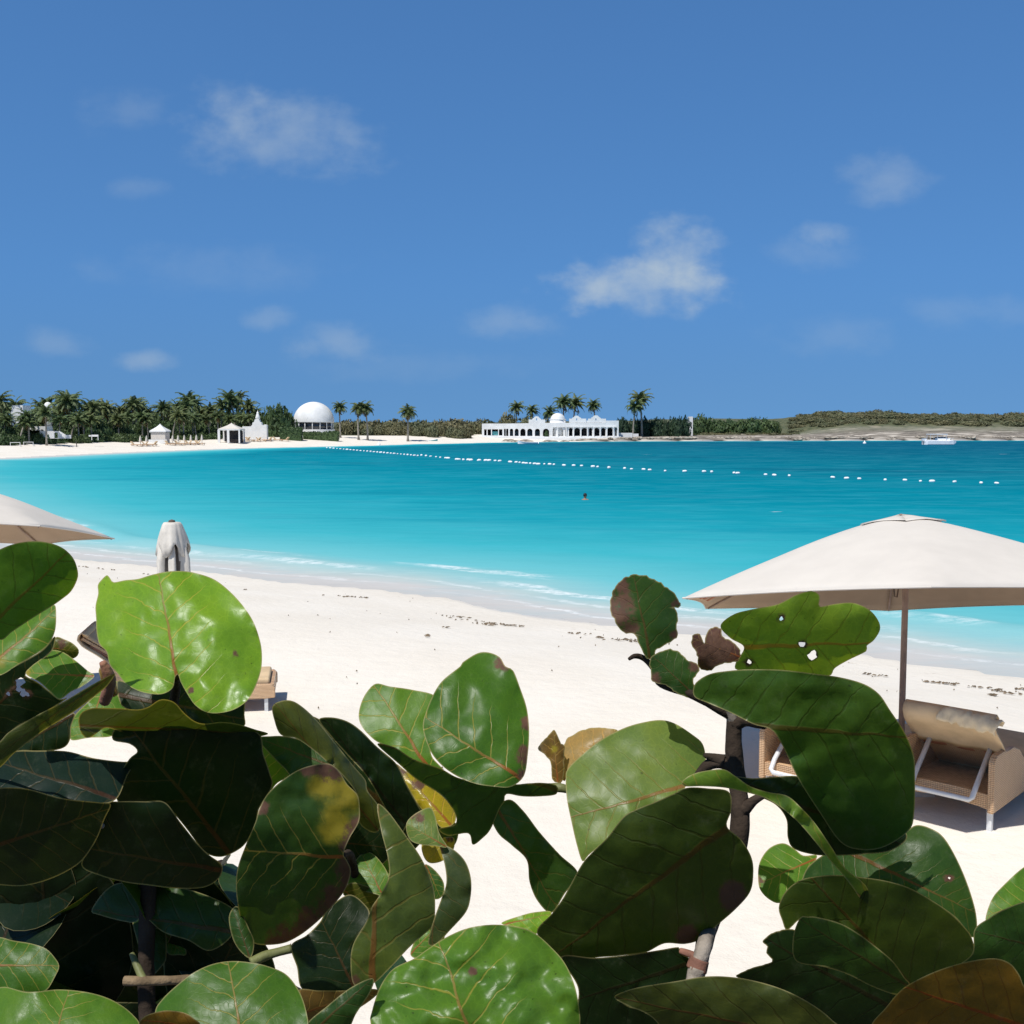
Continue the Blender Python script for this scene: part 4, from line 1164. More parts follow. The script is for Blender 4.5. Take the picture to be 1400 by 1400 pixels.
def lounger(label, X, Y, rz, flap=True, towel=False, up=1.0, back=.07):
    t = thing('wicker_lounger', label, 'lounger', (X, Y, ground(X, Y)), rz, None)
    W = .40
    prof = [(0.0, .17), (0.0, .62), (.03, .66), (.10, .68), (.50, .66), (.66, .60), (.80, .48), (.98, .37), (2.0, .35), (2.04, .31), (2.04, .18), (1.9, .17)]
    for s in (-1, 1):
        m = MB(); m.panel([p for p in prof], [], 0, .055)
        m.v = [(s * W + y - .0275, x, z) for x, y, z in m.v]
        obj('side_panel', m, M_wicker, t, bevel=.012)
    m = MB(); pts = []
    nseg = 10
    for i in range(nseg + 1):
        x = -W + .03 + (2 * W - .06) * i / nseg; sag = .05 * math.sin(PI * i / nseg)
        pts += [(x, .02, .20 + sag * .6), (x, .07, .20 + sag * .6), (x, .07, .33 + sag * .3), (x, .02, .33 + sag * .3)]
    fs = [(i * 4 + k, i * 4 + (k + 1) % 4, i * 4 + 4 + (k + 1) % 4, i * 4 + 4 + k) for i in range(nseg) for k in range(4)] + [(3, 2, 1, 0), (nseg * 4, nseg * 4 + 1, nseg * 4 + 2, nseg * 4 + 3)]
    m.add(pts, fs); obj('head_rail', m, M_wicker, t)
    m = MB(); m.box((0, 2.0, .26), (2 * W - .06, .055, .17)); obj('foot_rail', m, M_wicker, t, bevel=.01)
    m = MB(); m.box((0, 1.05, .285), (2 * W - .06, 1.84, .05)); obj('seat_deck', m, M_wicker, t)
    m = MB(); m.box((0, 1.36, .36), (.70, 1.22, .10)); obj('seat_cushion', m, M_cushion, t, True, .025)
    # raised backrest, hinged .74 m from the head end
    H = Vector((0, .76, .34)); top = Vector((0, back, 1.0 * up)); d = (top - H).normalized(); nb = Vector((0, -d.z, d.y))   # nb: away from the sitter
    if nb.y > 0: nb = -nb
    Lb = (top - H).length
    rot = Matrix((Vector((1, 0, 0)), d, Vector((1, 0, 0)).cross(d))).transposed()
    m = MB(); m.box(H + d * Lb * .5, (.70, Lb, .035), rot); obj('backrest', m, M_wicker, t, bevel=.008)
    m = MB(); m.box(H + d * (Lb * .5 + .02) - nb * .045, (.68, Lb, .05), rot); obj('back_cushion', m, M_cushion, t, True, .025)
    if flap:
        def fold(w, ln, off, thick, mt, nm, skew=0.0):
            m = MB(); vs = []; nx, ny = 14, 12
            path = [H + d * (Lb - .05) - nb * .082, H + d * (Lb + .03) - nb * .078, H + d * (Lb + .05) - nb * .03, H + d * (Lb + .03) + nb * .025]
            path += [H + d * (Lb - ln * k / (ny - 4)) + nb * (.03 + off + .006 * math.sin(k * .9)) for k in range(1, ny - 3)]
            for j, p in enumerate(path):
                for i in range(nx + 1):
                    s = i / nx - .5
                    wav = .006 * math.sin(s * 17 + j * .7) * (j / len(path)) + .03 * (abs(s) * 2) ** 3 * (j / len(path))
                    drop = .05 * (1 - (2 * s) ** 2) * (j / len(path)) ** 2
                    vs.append(p + Vector((s * w * (1 + .05 * j / len(path)), 0, 0)) + nb * wav - d * drop)
            if nm == 'flap_lining': vs = vs[5 * (nx + 1):]; path = path[5:]
            ny = len(path)
            m.add(vs, [(j * (nx + 1) + i, j * (nx + 1) + i + 1, (j + 1) * (nx + 1) + i + 1, (j + 1) * (nx + 1) + i) for j in range(ny - 1) for i in range(nx)])
            o = obj(nm, m, mt, t, True); sm = o.modifiers.new('cloth', 'SOLIDIFY'); sm.thickness = thick; return o
        fold(.80, .42, .02, .014, M_cushion, 'cushion_flap')
        fold(.70, .54, -.022, .006, M_lining, 'flap_lining')
    # grey U shaped prop of the backrest
    a = H + d * Lb * .55 + nb * .03
    m = MB(); m.tube([(-.27, a.y, a.z), (-.27, .02, .375), (-.265, -.05, .30), (-.24, -.055, .275), (.24, -.055, .275), (.265, -.05, .30), (.27, .02, .375), (.27, a.y, a.z)], .0235, 10); obj('backrest_prop', m, M_grey_metal, t, True)
    for sx in (-1, 1):
        for y in (.07, 1.93):
            m = MB(); m.box((sx * (W - .02), y, .09), (.045, .045, .22)); obj('leg', m, M_grey_metal, t, bevel=.005)
    if towel:
        m = MB(); vs = []; rnd = random.Random(3); nx, ny = 26, 14
        for j in range(ny + 1):
            for i in range(nx + 1):
                s = i / nx; q_ = j / ny
                x = -.06 + .50 * s + .03 * math.sin(q_ * 5); th = PI * (q_ * 1.3 - .25)
                r = .062 + .030 * noise.noise(Vector((s * 5, q_ * 3, 1))) * (.3 + s) + .02 * noise.noise(Vector((s * 13, q_ * 5, 7)))
                p = H + d * (Lb + .02) + d * r * math.sin(th) + nb * (-r * 1.2 * math.cos(th)) * 1.0 + Vector((x, 0, -.05 * s * s))
                vs.append(p)
        m.add(vs, [(j * (nx + 1) + i, j * (nx + 1) + i + 1, (j + 1) * (nx + 1) + i + 1, (j + 1) * (nx + 1) + i) for j in range(ny) for i in range(nx)])
        o = obj('beach_towel', m, M_towel, None, True, loc=(X, Y, ground(X, Y)), rz=rz); sm = o.modifiers.new('cloth', 'SOLIDIFY'); sm.thickness = .012
        tag(o, 'crumpled cream towel draped over the top of the right lounger backrest', 'towel')
    return t
lounger('wicker lounger with raised back and tan cushion flap at the right edge', 3.83, 9.50, R(-42.5), True, True, .95)
lounger('wicker lounger half hidden behind the big drooping leaf', 2.66, 9.92, R(-42.5), True, False, .92)
lounger('wicker lounger standing alone behind the bright round leaf at left', -5.00, 13.35, R(-80), True, False, .98, -.22)

# ------------------------------------------------------------------ dried seaweed and bits on the beach
m = MB(); rnd = random.Random(5)
def flake(x, y, s, el):
    z = ground(x, y) + .012; a = rnd.uniform(0, PI); vs = []
    k = rnd.randint(5, 7)
    for i in range(k):
        th = 2 * PI * i / k; r = s * rnd.uniform(.5, 1.1)
        px_, py_ = r * math.cos(th) * el, r * math.sin(th)
        vs.append((x + px_ * math.cos(a * .25) - py_ * math.sin(a * .25), y + px_ * math.sin(a * .25) + py_ * math.cos(a * .25), z + rnd.uniform(-.004, .02)))
    m.add(vs + [(x, y, z + .03)], [(i, (i + 1) % k, k) for i in range(k)])
nl = near_line
for px, py, k, sp in [(1190, 908, 3, 10), (1200, 910, 5, 10), (1270, 917, 6, 14), (1285, 918, 10, 18), (1300, 920, 10, 16), (1330, 924, 4, 14), (1345, 925, 6, 16), (1372, 930, 12, 20), (1385, 935, 10, 16), (1358, 947, 4, 6), (1397, 922, 3, 8),
                  (480, 807, 10, 24), (497, 805, 6, 10), (675, 842, 18, 26), (700, 843, 14, 18), (625, 832, 10, 20), (660, 845, 8, 12), (785, 853, 8, 18), (820, 861, 6, 14), (845, 866, 12, 18), (860, 862, 10, 14), (900, 870, 14, 26), (112, 768, 5, 8), (127, 771, 5, 10), (150, 772, 3, 10), (196, 777, 3, 10), (335, 814, 2, 4), (585, 899, 2, 4), (618, 868, 3, 14), (640, 838, 6, 20)]:
    for _ in range(k):
        p = at_z(px + rnd.gauss(0, sp * .6), py + rnd.gauss(0, 1.3), -.55)
        flake(p.x, p.y, rnd.uniform(.012, .038), rnd.uniform(1.2, 3))
for _ in range(170):
    x, y = rnd.uniform(-14, 13), rnd.uniform(6.2, 30)
    if seg_dist(np.array([x]), np.array([y]), near_line)[0] > .8 and not in_sea(np.array([x]), np.array([y]))[0]: flake(x, y, rnd.uniform(.003, .014), rnd.uniform(1, 2.5))
M_weed = mat('dried_seaweed', (0.17, 0.125, 0.08), 0.9, 0.5, 9)
w_o = obj('seaweed_debris', m, M_weed); tag(w_o, 'dried brown seaweed bits along the wrack line of the sand', None, None, 'stuff')

# ================================================================== the sea grape in front of the camera
def leaf_mat():
    m, nt, b = new_mat('sea_grape_leaf')
    uvn = nt.nodes.new('ShaderNodeUVMap'); uvn.uv_map = 'leaf'
    sp = nt.nodes.new('ShaderNodeSeparateXYZ'); nt.links.new(uvn.outputs[0], sp.inputs[0])
    cross, along = sp.outputs['X'], sp.outputs['Y']
    oi = nt.nodes.new('ShaderNodeObjectInfo')
    off = nt.nodes.new('ShaderNodeVectorMath'); off.operation = 'ADD'
    cmb_ = nt.nodes.new('ShaderNodeCombineXYZ'); nt.links.new(val(nt, 'MULTIPLY', oi.outputs['Random'], 37.0), cmb_.inputs[0])
    nt.links.new(uvn.outputs[0], off.inputs[0]); nt.links.new(cmb_.outputs[0], off.inputs[1])
    P = off.outputs[0]
    wob = val(nt, 'MULTIPLY', val(nt, 'SUBTRACT', noise_tex(nt, P, 3.2, 3), 0.5), 0.16)
    cw = val(nt, 'ADD', cross, val(nt, 'MULTIPLY', wob, 0.35))
    w = val(nt, 'ABSOLUTE', cw)
    side = val(nt, 'MULTIPLY', val(nt, 'GREATER_THAN', cw, 0.0), 0.07)
    # midrib tapers to the tip
    mid_w = val(nt, 'MULTIPLY_ADD', val(nt, 'SUBTRACT', 1.0, along), 0.015, 0.005)
    mid = val(nt, 'SUBTRACT', 1.0, smooth(nt, val(nt, 'DIVIDE', w, mid_w), 0.55, 1.25))
    # side veins sweep forward from the midrib and curve
    q = val(nt, 'ADD', val(nt, 'SUBTRACT', val(nt, 'ADD', along, wob), val(nt, 'MULTIPLY', val(nt, 'POWER', w, 0.9), 0.62)), side)
    ph = val(nt, 'FRACT', val(nt, 'MULTIPLY_ADD', q, 5.4, 10.25))
    dist = val(nt, 'ABSOLUTE', val(nt, 'SUBTRACT', ph, 0.5))
    lw = val(nt, 'MULTIPLY_ADD', val(nt, 'SUBTRACT', 0.5, w, clamp=True), 0.085, 0.014)
    lat = val(nt, 'SUBTRACT', 1.0, smooth(nt, val(nt, 'DIVIDE', dist, lw), 0.35, 1.2))
    lat = val(nt, 'MULTIPLY', lat, val(nt, 'SUBTRACT', 1.0, smooth(nt, w, 0.30, 0.50)))
    # net of fine veins
    vo = nt.nodes.new('ShaderNodeTexVoronoi'); vo.feature = 'DISTANCE_TO_EDGE'; vo.inputs['Scale'].default_value = 17
    nt.links.new(P, vo.inputs['Vector'])
    net = val(nt, 'SUBTRACT', 1.0, smooth(nt, vo.outputs['Distance'], 0.0, 0.09))
    mk = nt.nodes.new('ShaderNodeAttribute'); mk.attribute_name = 'wear_rim'
    ms = nt.nodes.new('ShaderNodeSeparateColor'); nt.links.new(mk.outputs['Color'], ms.inputs[0])
    brown, yellow, lit_rim = ms.outputs[0], ms.outputs[1], ms.outputs[2]
    base = oi.outputs['Color']
    big = noise_tex(nt, P, 2.4, 4, 0.6)
    c = mixc(nt, val(nt, 'MULTIPLY', smooth(nt, big, 0.35, 0.7), 0.55), base, mixc(nt, 1.0, base, (1.45, 1.22, 0.9), 'MULTIPLY'))
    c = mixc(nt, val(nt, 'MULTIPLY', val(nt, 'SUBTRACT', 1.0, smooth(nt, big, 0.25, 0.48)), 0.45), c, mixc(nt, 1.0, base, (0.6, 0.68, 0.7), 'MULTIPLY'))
    c = mixc(nt, val(nt, 'MULTIPLY', net, 0.22), c, mixc(nt, 1.0, c, (1.6, 1.5, 1.4), 'MULTIPLY'))
    vlight = mixc(nt, 0.62, mixc(nt, 1.0, base, (2.6, 1.9, 1.6), 'MULTIPLY'), (0.34, 0.24, 0.06))
    vdark = mixc(nt, 1.0, base, (1.0, 0.78, 0.75), 'MULTIPLY')
    c = mixc(nt, val(nt, 'MULTIPLY', lat, 0.85), c, mixc(nt, oi.outputs['Alpha'], vdark, vlight))
    vred = mixc(nt, smooth(nt, along, 0.0, 0.75), (0.30, 0.085, 0.025), (0.26, 0.20, 0.055))
    vred = mixc(nt, oi.outputs['Alpha'], mixc(nt, 1.0, base, (1.7, 0.60, 0.8), 'MULTIPLY'), vred)
    c = mixc(nt, val(nt, 'MULTIPLY', mid, 0.85), c, vred)
    # small dark flecks and salt
    fl = noise_tex(nt, P, 26, 3, 0.6)
    c = mixc(nt, val(nt, 'MULTIPLY', smooth(nt, fl, 0.66, 0.72), 0.55), c, (0.02, 0.016, 0.008))
    du = smooth(nt, noise_tex(nt, P, 6, 6, 0.75), 0.52, 0.78)
    c = mixc(nt, val(nt, 'MULTIPLY', du, 0.16), c, (0.26, 0.27, 0.21))
    wn = val(nt, 'ADD', val(nt, 'MULTIPLY', val(nt, 'SUBTRACT', noise_tex(nt, P, 5, 5, 0.7), 0.5), 0.9), 0.0)
    yel = smooth(nt, val(nt, 'MULTIPLY', yellow, val(nt, 'MULTIPLY_ADD', noise_tex(nt, P, 4.5, 5, 0.65), 2.4, -0.3)), 0.15, 0.9)
    c = mixc(nt, yel, c, (0.30, 0.24, 0.025))
    wn2 = noise_tex(nt, P, 7, 6, 0.75)
    brn = smooth(nt, val(nt, 'MULTIPLY', brown, val(nt, 'MULTIPLY_ADD', wn2, 3.6, -0.85)), 0.28, 0.75)
    brnc = mixc(nt, noise_tex(nt, P, 8, 4), (0.04, 0.02, 0.012), (0.17, 0.085, 0.05))
    c = mixc(nt, brn, c, brnc)
    c = mixc(nt, val(nt, 'MULTIPLY', lit_rim, 0.72), c, (0.42, 0.36, 0.16))  # pale natural margin, brightened to paint the sun on leaf edges
    nt.links.new(c, b.inputs['Base Color'])
    rgh = val(nt, 'ADD', val(nt, 'MULTIPLY_ADD', noise_tex(nt, P, 4, 4), 0.34, 0.22), val(nt, 'MULTIPLY', brn, 0.3))
    rgh = val(nt, 'SUBTRACT', rgh, val(nt, 'MULTIPLY', oi.outputs['Object Index'], 0.01))
    nt.links.new(rgh, b.inputs['Roughness'])
    b.inputs['Specular IOR Level'].default_value = 0.26
    bn = nt.nodes.new('ShaderNodeBump'); bn.inputs['Strength'].default_value = 0.30; bn.inputs['Distance'].default_value = 0.004
    h = val(nt, 'ADD', val(nt, 'MULTIPLY', noise_tex(nt, P, 5, 2, 0.4), 0.9), val(nt, 'MULTIPLY', net, -0.03))
    h = val(nt, 'ADD', h, val(nt, 'MULTIPLY', lat, -0.8)); h = val(nt, 'ADD', h, val(nt, 'MULTIPLY', mid, 0.35))
    nt.links.new(h, bn.inputs['Height']); nt.links.new(bn.outputs[0], b.inputs['Normal'])
    tr = nt.nodes.new('ShaderNodeBsdfTranslucent')
    nt.links.new(mixc(nt, 1.0, c, (1.75, 1.5, 0.4), 'MULTIPLY'), tr.inputs[0]); nt.links.new(bn.outputs[0], tr.inputs['Normal'])
    mx = nt.nodes.new('ShaderNodeMixShader')
    nt.links.new(val(nt, 'MULTIPLY_ADD', brn, -0.25, 0.36), mx.inputs[0])
    nt.links.new(b.outputs[0], mx.inputs[1]); nt.links.new(tr.outputs[0], mx.inputs[2])
    nt.links.new(mx.outputs[0], nt.nodes['Material Output'].inputs['Surface'])
    return m
M_leaf = leaf_mat()
M_stem = mat('grey_stem', (0.17, 0.14, 0.115), 0.9, 0.45, 22, 0.5, 60, spec=.05, tint=(0.30, 0.26, 0.215))
M_stem_dark = mat('dark_stem', (0.050, 0.036, 0.026), 0.9, 0.4, 18, 0.6, 50, spec=.08)
M_stem_green = mat('green_stem', (0.16, 0.17, 0.06), 0.6, 0.3, 14, 0.3, 40)
M_twig = mat('tan_twig', (0.22, 0.155, 0.09), 0.85, 0.4, 30, 0.5, 60, spec=.1)
M_node = mat('reddish_node', (0.26, 0.12, 0.08), 0.8, 0.4, 20, 0.4, 60)

def catmull(pts, step):
    out = []; n = len(pts)
    for i in range(n):
        p0, p1, p2, p3 = (np.array(pts[(i + k) % n], float) for k in (-1, 0, 1, 2))
        L = np.hypot(*(p2 - p1)); k = max(1, int(round(L / step)))
        for j in range(k):
            t = j / k
            out.append(.5 * ((2 * p1) + (p2 - p0) * t + (2 * p0 - 5 * p1 + 4 * p2 - p3) * t * t + (3 * p1 - p0 - 3 * p2 + p3) * t ** 3))
    return out

Z = {'A': (0, 720, 3.5), 'B': (0, 1000, 3.5), 'C': (330, 860, 3.2558), 'D': (330, 1100, 2.8), 'E': (720, 760, 2.8), 'F': (720, 960, 3.1825), 'G': (960, 1000, 3.1818), 'P': (0, 0, 1.0)}
PAL = dict(bright=(0.150, 0.300, 0.025), lit=(0.078, 0.180, 0.020), mid=(0.050, 0.130, 0.014), green=(0.040, 0.105, 0.022), dark=(0.030, 0.072, 0.014), deep=(0.010, 0.024, 0.007),  # deep and blue carry the shrub's inner shade in the colour itself
           olive=(0.075, 0.092, 0.016), pale=(0.120, 0.185, 0.042), yellow=(0.33, 0.27, 0.02), brown=(0.15, 0.095, 0.03), tan=(0.30, 0.21, 0.08), maroon=(0.085, 0.040, 0.034), orange=(0.15, 0.085, 0.012), blue=(0.008, 0.022, 0.016))
LEAF_N = [0]
def leaf(parent, fr, pts, base, tip, d, gy=.5, gx=0.0, col='green', bend=.10, arch=.10, rip=.012, brown=(), yellow=(), holes=(), jag=0.0, mid=None, label=None, xw=None, gloss=0, thick=.0007, name='leaf'):
    ox, oy, sc = Z[fr]; LEAF_N[0] += 1; sd = LEAF_N[0]
    cv = lambda p: (ox + p[0] / sc, oy + p[1] / sc)
    pts = [cv(p) for p in pts]; base = np.array(cv(base)); tip = np.array(cv(tip))
    out = catmull(pts, 3.6)
    if jag:
        rnd = random.Random(sd); cen = np.mean(out, axis=0)
        out = [p + (p - cen) / (np.hypot(*(p - cen)) + 1e-6) * jag * (noise.noise(Vector((p[0] * .16, p[1] * .16, sd))) * 2.2 - .4 + rnd.uniform(-.4, .4)) for p in out]
    # inset ring for the pale margin and the sunlight painted on it
    n = len(out); ring = []
    area = sum(out[i][0] * out[(i + 1) % n][1] - out[(i + 1) % n][0] * out[i][1] for i in range(n))
    sg = 1 if area > 0 else -1
    for i in range(n):
        t = out[(i + 1) % n] - out[i - 1]; L = np.hypot(*t) + 1e-6
        ring.append(out[i] + np.array((-t[1], t[0])) / L * sg * 2.0)
    hl = []
    for (hx, hy, hr) in holes:
        hx, hy = cv((hx, hy)); hr /= sc
        hl.append([np.array((hx + hr * (1 + .3 * math.sin(3 * a + hx)) * math.cos(a), hy + hr * (1 + .3 * math.sin(2 * a + hy)) * math.sin(a))) for a in [2 * PI * k / 10 for k in range(10)]])
    xs = [p[0] for p in out]; ys = [p[1] for p in out]
    ins = []
    st = 7.5; rnd = random.Random(sd * 7)
    y = min(ys); r_ = 0
    poly = [tuple(p) for p in out]
    rng = np.array(out)
    while y < max(ys):
        x = min(xs) + (st / 2 if r_ % 2 else 0)
        while x < max(xs):
            p = (x + rnd.uniform(-1, 1), y + rnd.uniform(-1, 1))
            if inside(p, poly) and np.min(np.hypot(rng[:, 0] - p[0], rng[:, 1] - p[1])) > 5.0 and not any(inside(p, h) for h in hl): ins.append(p)
            x += st
        y += st * .866; r_ += 1
    loops = [out] + hl
    P = []; E = []
    for lp in loops:
        o = len(P); P += [Vector(p) for p in lp]; E += [(o + i, o + (i + 1) % len(lp)) for i in range(len(lp))]
    P += [Vector(p) for p in ring if inside(p, poly)]
    P += [Vector(p) for p in ins]
    vo, eo, fo = delaunay_2d_cdt(P, E, [], 0, 1e-4)[:3]
    tri = []
    for f in fo:
        c = sum((vo[i] for i in f), Vector((0, 0))) / len(f)
        if inside(c, poly) and not any(inside(c, h) for h in hl): tri.append(f)
    ax = tip - base; L = np.hypot(*ax); ax = ax / L; nx_ = np.array((-ax[1], ax[0]))
    cr_all = [abs(np.dot(p - base, nx_)) for p in out]; half = max(cr_all)
    cx, cy = np.mean(xs), np.mean(ys)
    size = max(L, 2 * half) * d / F
    loc = parent.location
    co, uv, wear_rim = [], [], []
    for p in vo:
        q_ = np.array((p.x, p.y)); s = np.dot(q_ - base, nx_) / half; t = np.dot(q_ - base, ax) / L
        dist = np.min(np.hypot(rng[:, 0] - p.x, rng[:, 1] - p.y))
        edge = math.exp(-dist / 14.0)
        h = bend * (s * s - .3) + arch * ((t - .5) ** 2 * 2 - .2) + rip * (noise.noise(Vector((p.x * .022, p.y * .022, sd * 3.7))) * 2 + noise.noise(Vector((p.x * .06, p.y * .06, sd))) * .8)
        h += .022 * edge * math.sin(math.atan2(q_[1] - cy, q_[0] - cx) * 5 + sd)
        dd_ = d + d / F * (gx * (p.x - cx) + gy * (cy - p.y)) + h * size
        co.append(at_d(p.x, p.y, dd_) - loc)
        uv.append((s * (xw or half / L), t))
        bw = max([0] + [max(0, 1 - math.hypot(q_[0] - cv(k[:2])[0], q_[1] - cv(k[:2])[1]) / (k[2] / sc)) for k in brown])
        yw = max([0] + [max(0, 1 - math.hypot(q_[0] - cv(k[:2])[0], q_[1] - cv(k[:2])[1]) / (k[2] / sc)) for k in yellow])
        if hl: bw = max(bw, max(math.exp(-(abs(math.hypot(q_[0] - np.mean([a[0] for a in h_]), q_[1] - np.mean([a[1] for a in h_])))) / 6) for h_ in hl))
        wear_rim.append((min(1, bw * 1.3), min(1, yw * 1.3), 1.0 if dist < .9 else 0.0, 1))
    F_ = []
    for f in tri:
        a, b_, c = (vo[i] for i in f[:3])
        F_.append(tuple(f) if (b_.x - a.x) * (c.y - a.y) - (b_.y - a.y) * (c.x - a.x) < 0 else tuple(f[::-1]))
    me = bpy.data.meshes.new(name); me.from_pydata([tuple(p) for p in co], [], F_)
    for p in me.polygons: p.use_smooth = True
    ul = me.uv_layers.new(name='leaf')
    for l in me.loops: ul.data[l.index].uv = uv[l.vertex_index]
    ca = me.attributes.new('wear_rim', 'FLOAT_COLOR', 'POINT')
    ca.data.foreach_set('color', np.array(wear_rim, dtype=np.float32).ravel())
    me.materials.append(M_leaf)
    o = bpy.data.objects.new(name, me); COL.objects.link(o); o.parent = parent
    c = PAL[col] if isinstance(col, str) else col
    if mid is None: mid = 0.15 if max(c) < .08 else 1.0
    o.color = (*c, mid); o.pass_index = gloss
    if label: o['label'] = label
    return o

def stem(parent, pts, rad, m_, name='stem', n=10):
    loc = parent.location
    mb = MB(); path = [at_d(px, py, d) - loc for px, py, d in pts]
    # resample smooth
    P_ = []
    for i in range(len(path) - 1):
        p0 = path[max(i - 1, 0)]; p1 = path[i]; p2 = path[i + 1]; p3 = path[min(i + 2, len(path) - 1)]
        for k in range(6):
            t = k / 6
            P_.append(.5 * ((2 * p1) + (p2 - p0) * t + (2 * p0 - 5 * p1 + 4 * p2 - p3) * t * t + (3 * p1 - p0 - 3 * p2 + p3) * t ** 3))
    P_.append(path[-1])
    rr = rad if isinstance(rad, (list, tuple)) else [rad, rad]
    rads = [np.interp(i / (len(P_) - 1), np.linspace(0, 1, len(rr)), rr) * (1 + .13 * noise.noise(P_[i] * 60)) for i in range(len(P_))]
    mb.tube(P_, [float(r) for r in rads], n)
    return obj(name, mb, m_, parent, True)

gz = lambda x, y: ground(x, y)
SL = thing('sea_grape_shrub', 'dense dark sea grape shrub at left with one bright round sunlit leaf on top', 'shrub', (-.35, 1.3, gz(-.35, 1.3)))
SC = thing('sea_grape_shrub', 'sea grape shrub in the middle with a glossy round leaf at the bottom edge', 'shrub', (-.12, 1.25, gz(-.12, 1.25)))
SR = thing('sea_grape_shrub', 'sea grape shrub at right on a knobbly grey stem before the parasol', 'shrub', (.25, 1.25, gz(.25, 1.25)))

# ---- left shrub
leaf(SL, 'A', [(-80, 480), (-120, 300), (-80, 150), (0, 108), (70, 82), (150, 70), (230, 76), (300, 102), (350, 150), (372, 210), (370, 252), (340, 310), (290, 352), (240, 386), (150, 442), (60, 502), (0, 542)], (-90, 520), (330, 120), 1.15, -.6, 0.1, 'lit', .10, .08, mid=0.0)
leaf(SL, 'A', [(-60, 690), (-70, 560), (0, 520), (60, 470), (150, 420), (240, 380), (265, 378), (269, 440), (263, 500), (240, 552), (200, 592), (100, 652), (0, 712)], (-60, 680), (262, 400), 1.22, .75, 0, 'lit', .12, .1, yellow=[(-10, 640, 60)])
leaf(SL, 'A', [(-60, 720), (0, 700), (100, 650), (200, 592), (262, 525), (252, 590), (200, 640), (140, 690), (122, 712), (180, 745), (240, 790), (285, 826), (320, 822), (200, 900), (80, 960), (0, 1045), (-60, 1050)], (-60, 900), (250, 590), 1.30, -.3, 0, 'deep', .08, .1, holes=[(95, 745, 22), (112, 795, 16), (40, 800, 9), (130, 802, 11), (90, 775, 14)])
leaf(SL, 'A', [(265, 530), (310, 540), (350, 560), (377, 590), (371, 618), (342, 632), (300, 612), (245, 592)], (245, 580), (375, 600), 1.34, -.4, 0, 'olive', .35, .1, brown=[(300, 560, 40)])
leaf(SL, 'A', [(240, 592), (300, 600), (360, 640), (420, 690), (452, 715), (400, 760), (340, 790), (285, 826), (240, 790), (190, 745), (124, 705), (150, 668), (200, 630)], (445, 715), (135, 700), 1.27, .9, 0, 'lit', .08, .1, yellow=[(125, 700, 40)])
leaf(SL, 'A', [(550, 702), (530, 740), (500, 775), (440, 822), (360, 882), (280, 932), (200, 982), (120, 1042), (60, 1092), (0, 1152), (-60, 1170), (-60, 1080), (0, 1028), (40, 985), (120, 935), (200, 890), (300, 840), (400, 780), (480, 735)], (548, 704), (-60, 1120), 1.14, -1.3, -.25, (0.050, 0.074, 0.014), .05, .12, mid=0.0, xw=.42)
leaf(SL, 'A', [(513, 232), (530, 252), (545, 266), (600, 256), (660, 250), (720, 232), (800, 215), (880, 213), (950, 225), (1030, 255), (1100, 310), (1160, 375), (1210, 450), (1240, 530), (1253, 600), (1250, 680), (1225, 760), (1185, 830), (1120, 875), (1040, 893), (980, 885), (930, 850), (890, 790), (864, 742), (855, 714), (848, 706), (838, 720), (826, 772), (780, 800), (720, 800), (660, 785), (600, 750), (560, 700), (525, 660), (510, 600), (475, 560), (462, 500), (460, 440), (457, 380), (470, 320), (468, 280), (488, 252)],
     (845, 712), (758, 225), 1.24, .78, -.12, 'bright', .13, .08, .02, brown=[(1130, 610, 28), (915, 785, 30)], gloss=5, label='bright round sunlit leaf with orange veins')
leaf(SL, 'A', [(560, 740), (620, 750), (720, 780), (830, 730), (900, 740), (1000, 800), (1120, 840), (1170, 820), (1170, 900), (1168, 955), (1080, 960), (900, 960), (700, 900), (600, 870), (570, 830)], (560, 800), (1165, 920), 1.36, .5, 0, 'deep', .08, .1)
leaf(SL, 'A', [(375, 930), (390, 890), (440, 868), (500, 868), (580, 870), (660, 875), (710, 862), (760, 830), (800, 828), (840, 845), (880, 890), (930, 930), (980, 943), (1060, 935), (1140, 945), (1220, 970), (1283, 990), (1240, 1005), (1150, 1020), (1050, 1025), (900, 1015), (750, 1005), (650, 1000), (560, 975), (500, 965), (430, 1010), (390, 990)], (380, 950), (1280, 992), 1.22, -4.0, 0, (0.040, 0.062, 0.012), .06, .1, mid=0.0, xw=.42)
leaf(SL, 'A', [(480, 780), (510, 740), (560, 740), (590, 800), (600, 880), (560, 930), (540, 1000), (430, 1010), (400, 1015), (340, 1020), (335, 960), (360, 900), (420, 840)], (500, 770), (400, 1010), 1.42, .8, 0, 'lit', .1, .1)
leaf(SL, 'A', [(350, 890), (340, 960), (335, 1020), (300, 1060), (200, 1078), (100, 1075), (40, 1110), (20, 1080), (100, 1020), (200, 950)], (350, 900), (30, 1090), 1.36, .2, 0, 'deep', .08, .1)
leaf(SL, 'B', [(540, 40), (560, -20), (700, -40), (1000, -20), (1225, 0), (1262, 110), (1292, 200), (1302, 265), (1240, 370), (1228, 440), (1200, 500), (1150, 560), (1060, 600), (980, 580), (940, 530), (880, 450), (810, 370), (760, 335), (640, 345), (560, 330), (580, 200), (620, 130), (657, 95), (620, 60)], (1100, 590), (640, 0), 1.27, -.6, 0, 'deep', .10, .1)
leaf(SL, 'B', [(1160, 0), (1225, 10), (1290, 50), (1350, 95), (1390, 165), (1400, 205), (1330, 245), (1280, 290), (1200, 260), (1170, 120)], (1290, 290), (1230, 10), 1.33, .7, 0, 'lit', .1, .1)  # sunlit patch of the preceding leaf, built as a separate lit-coloured piece
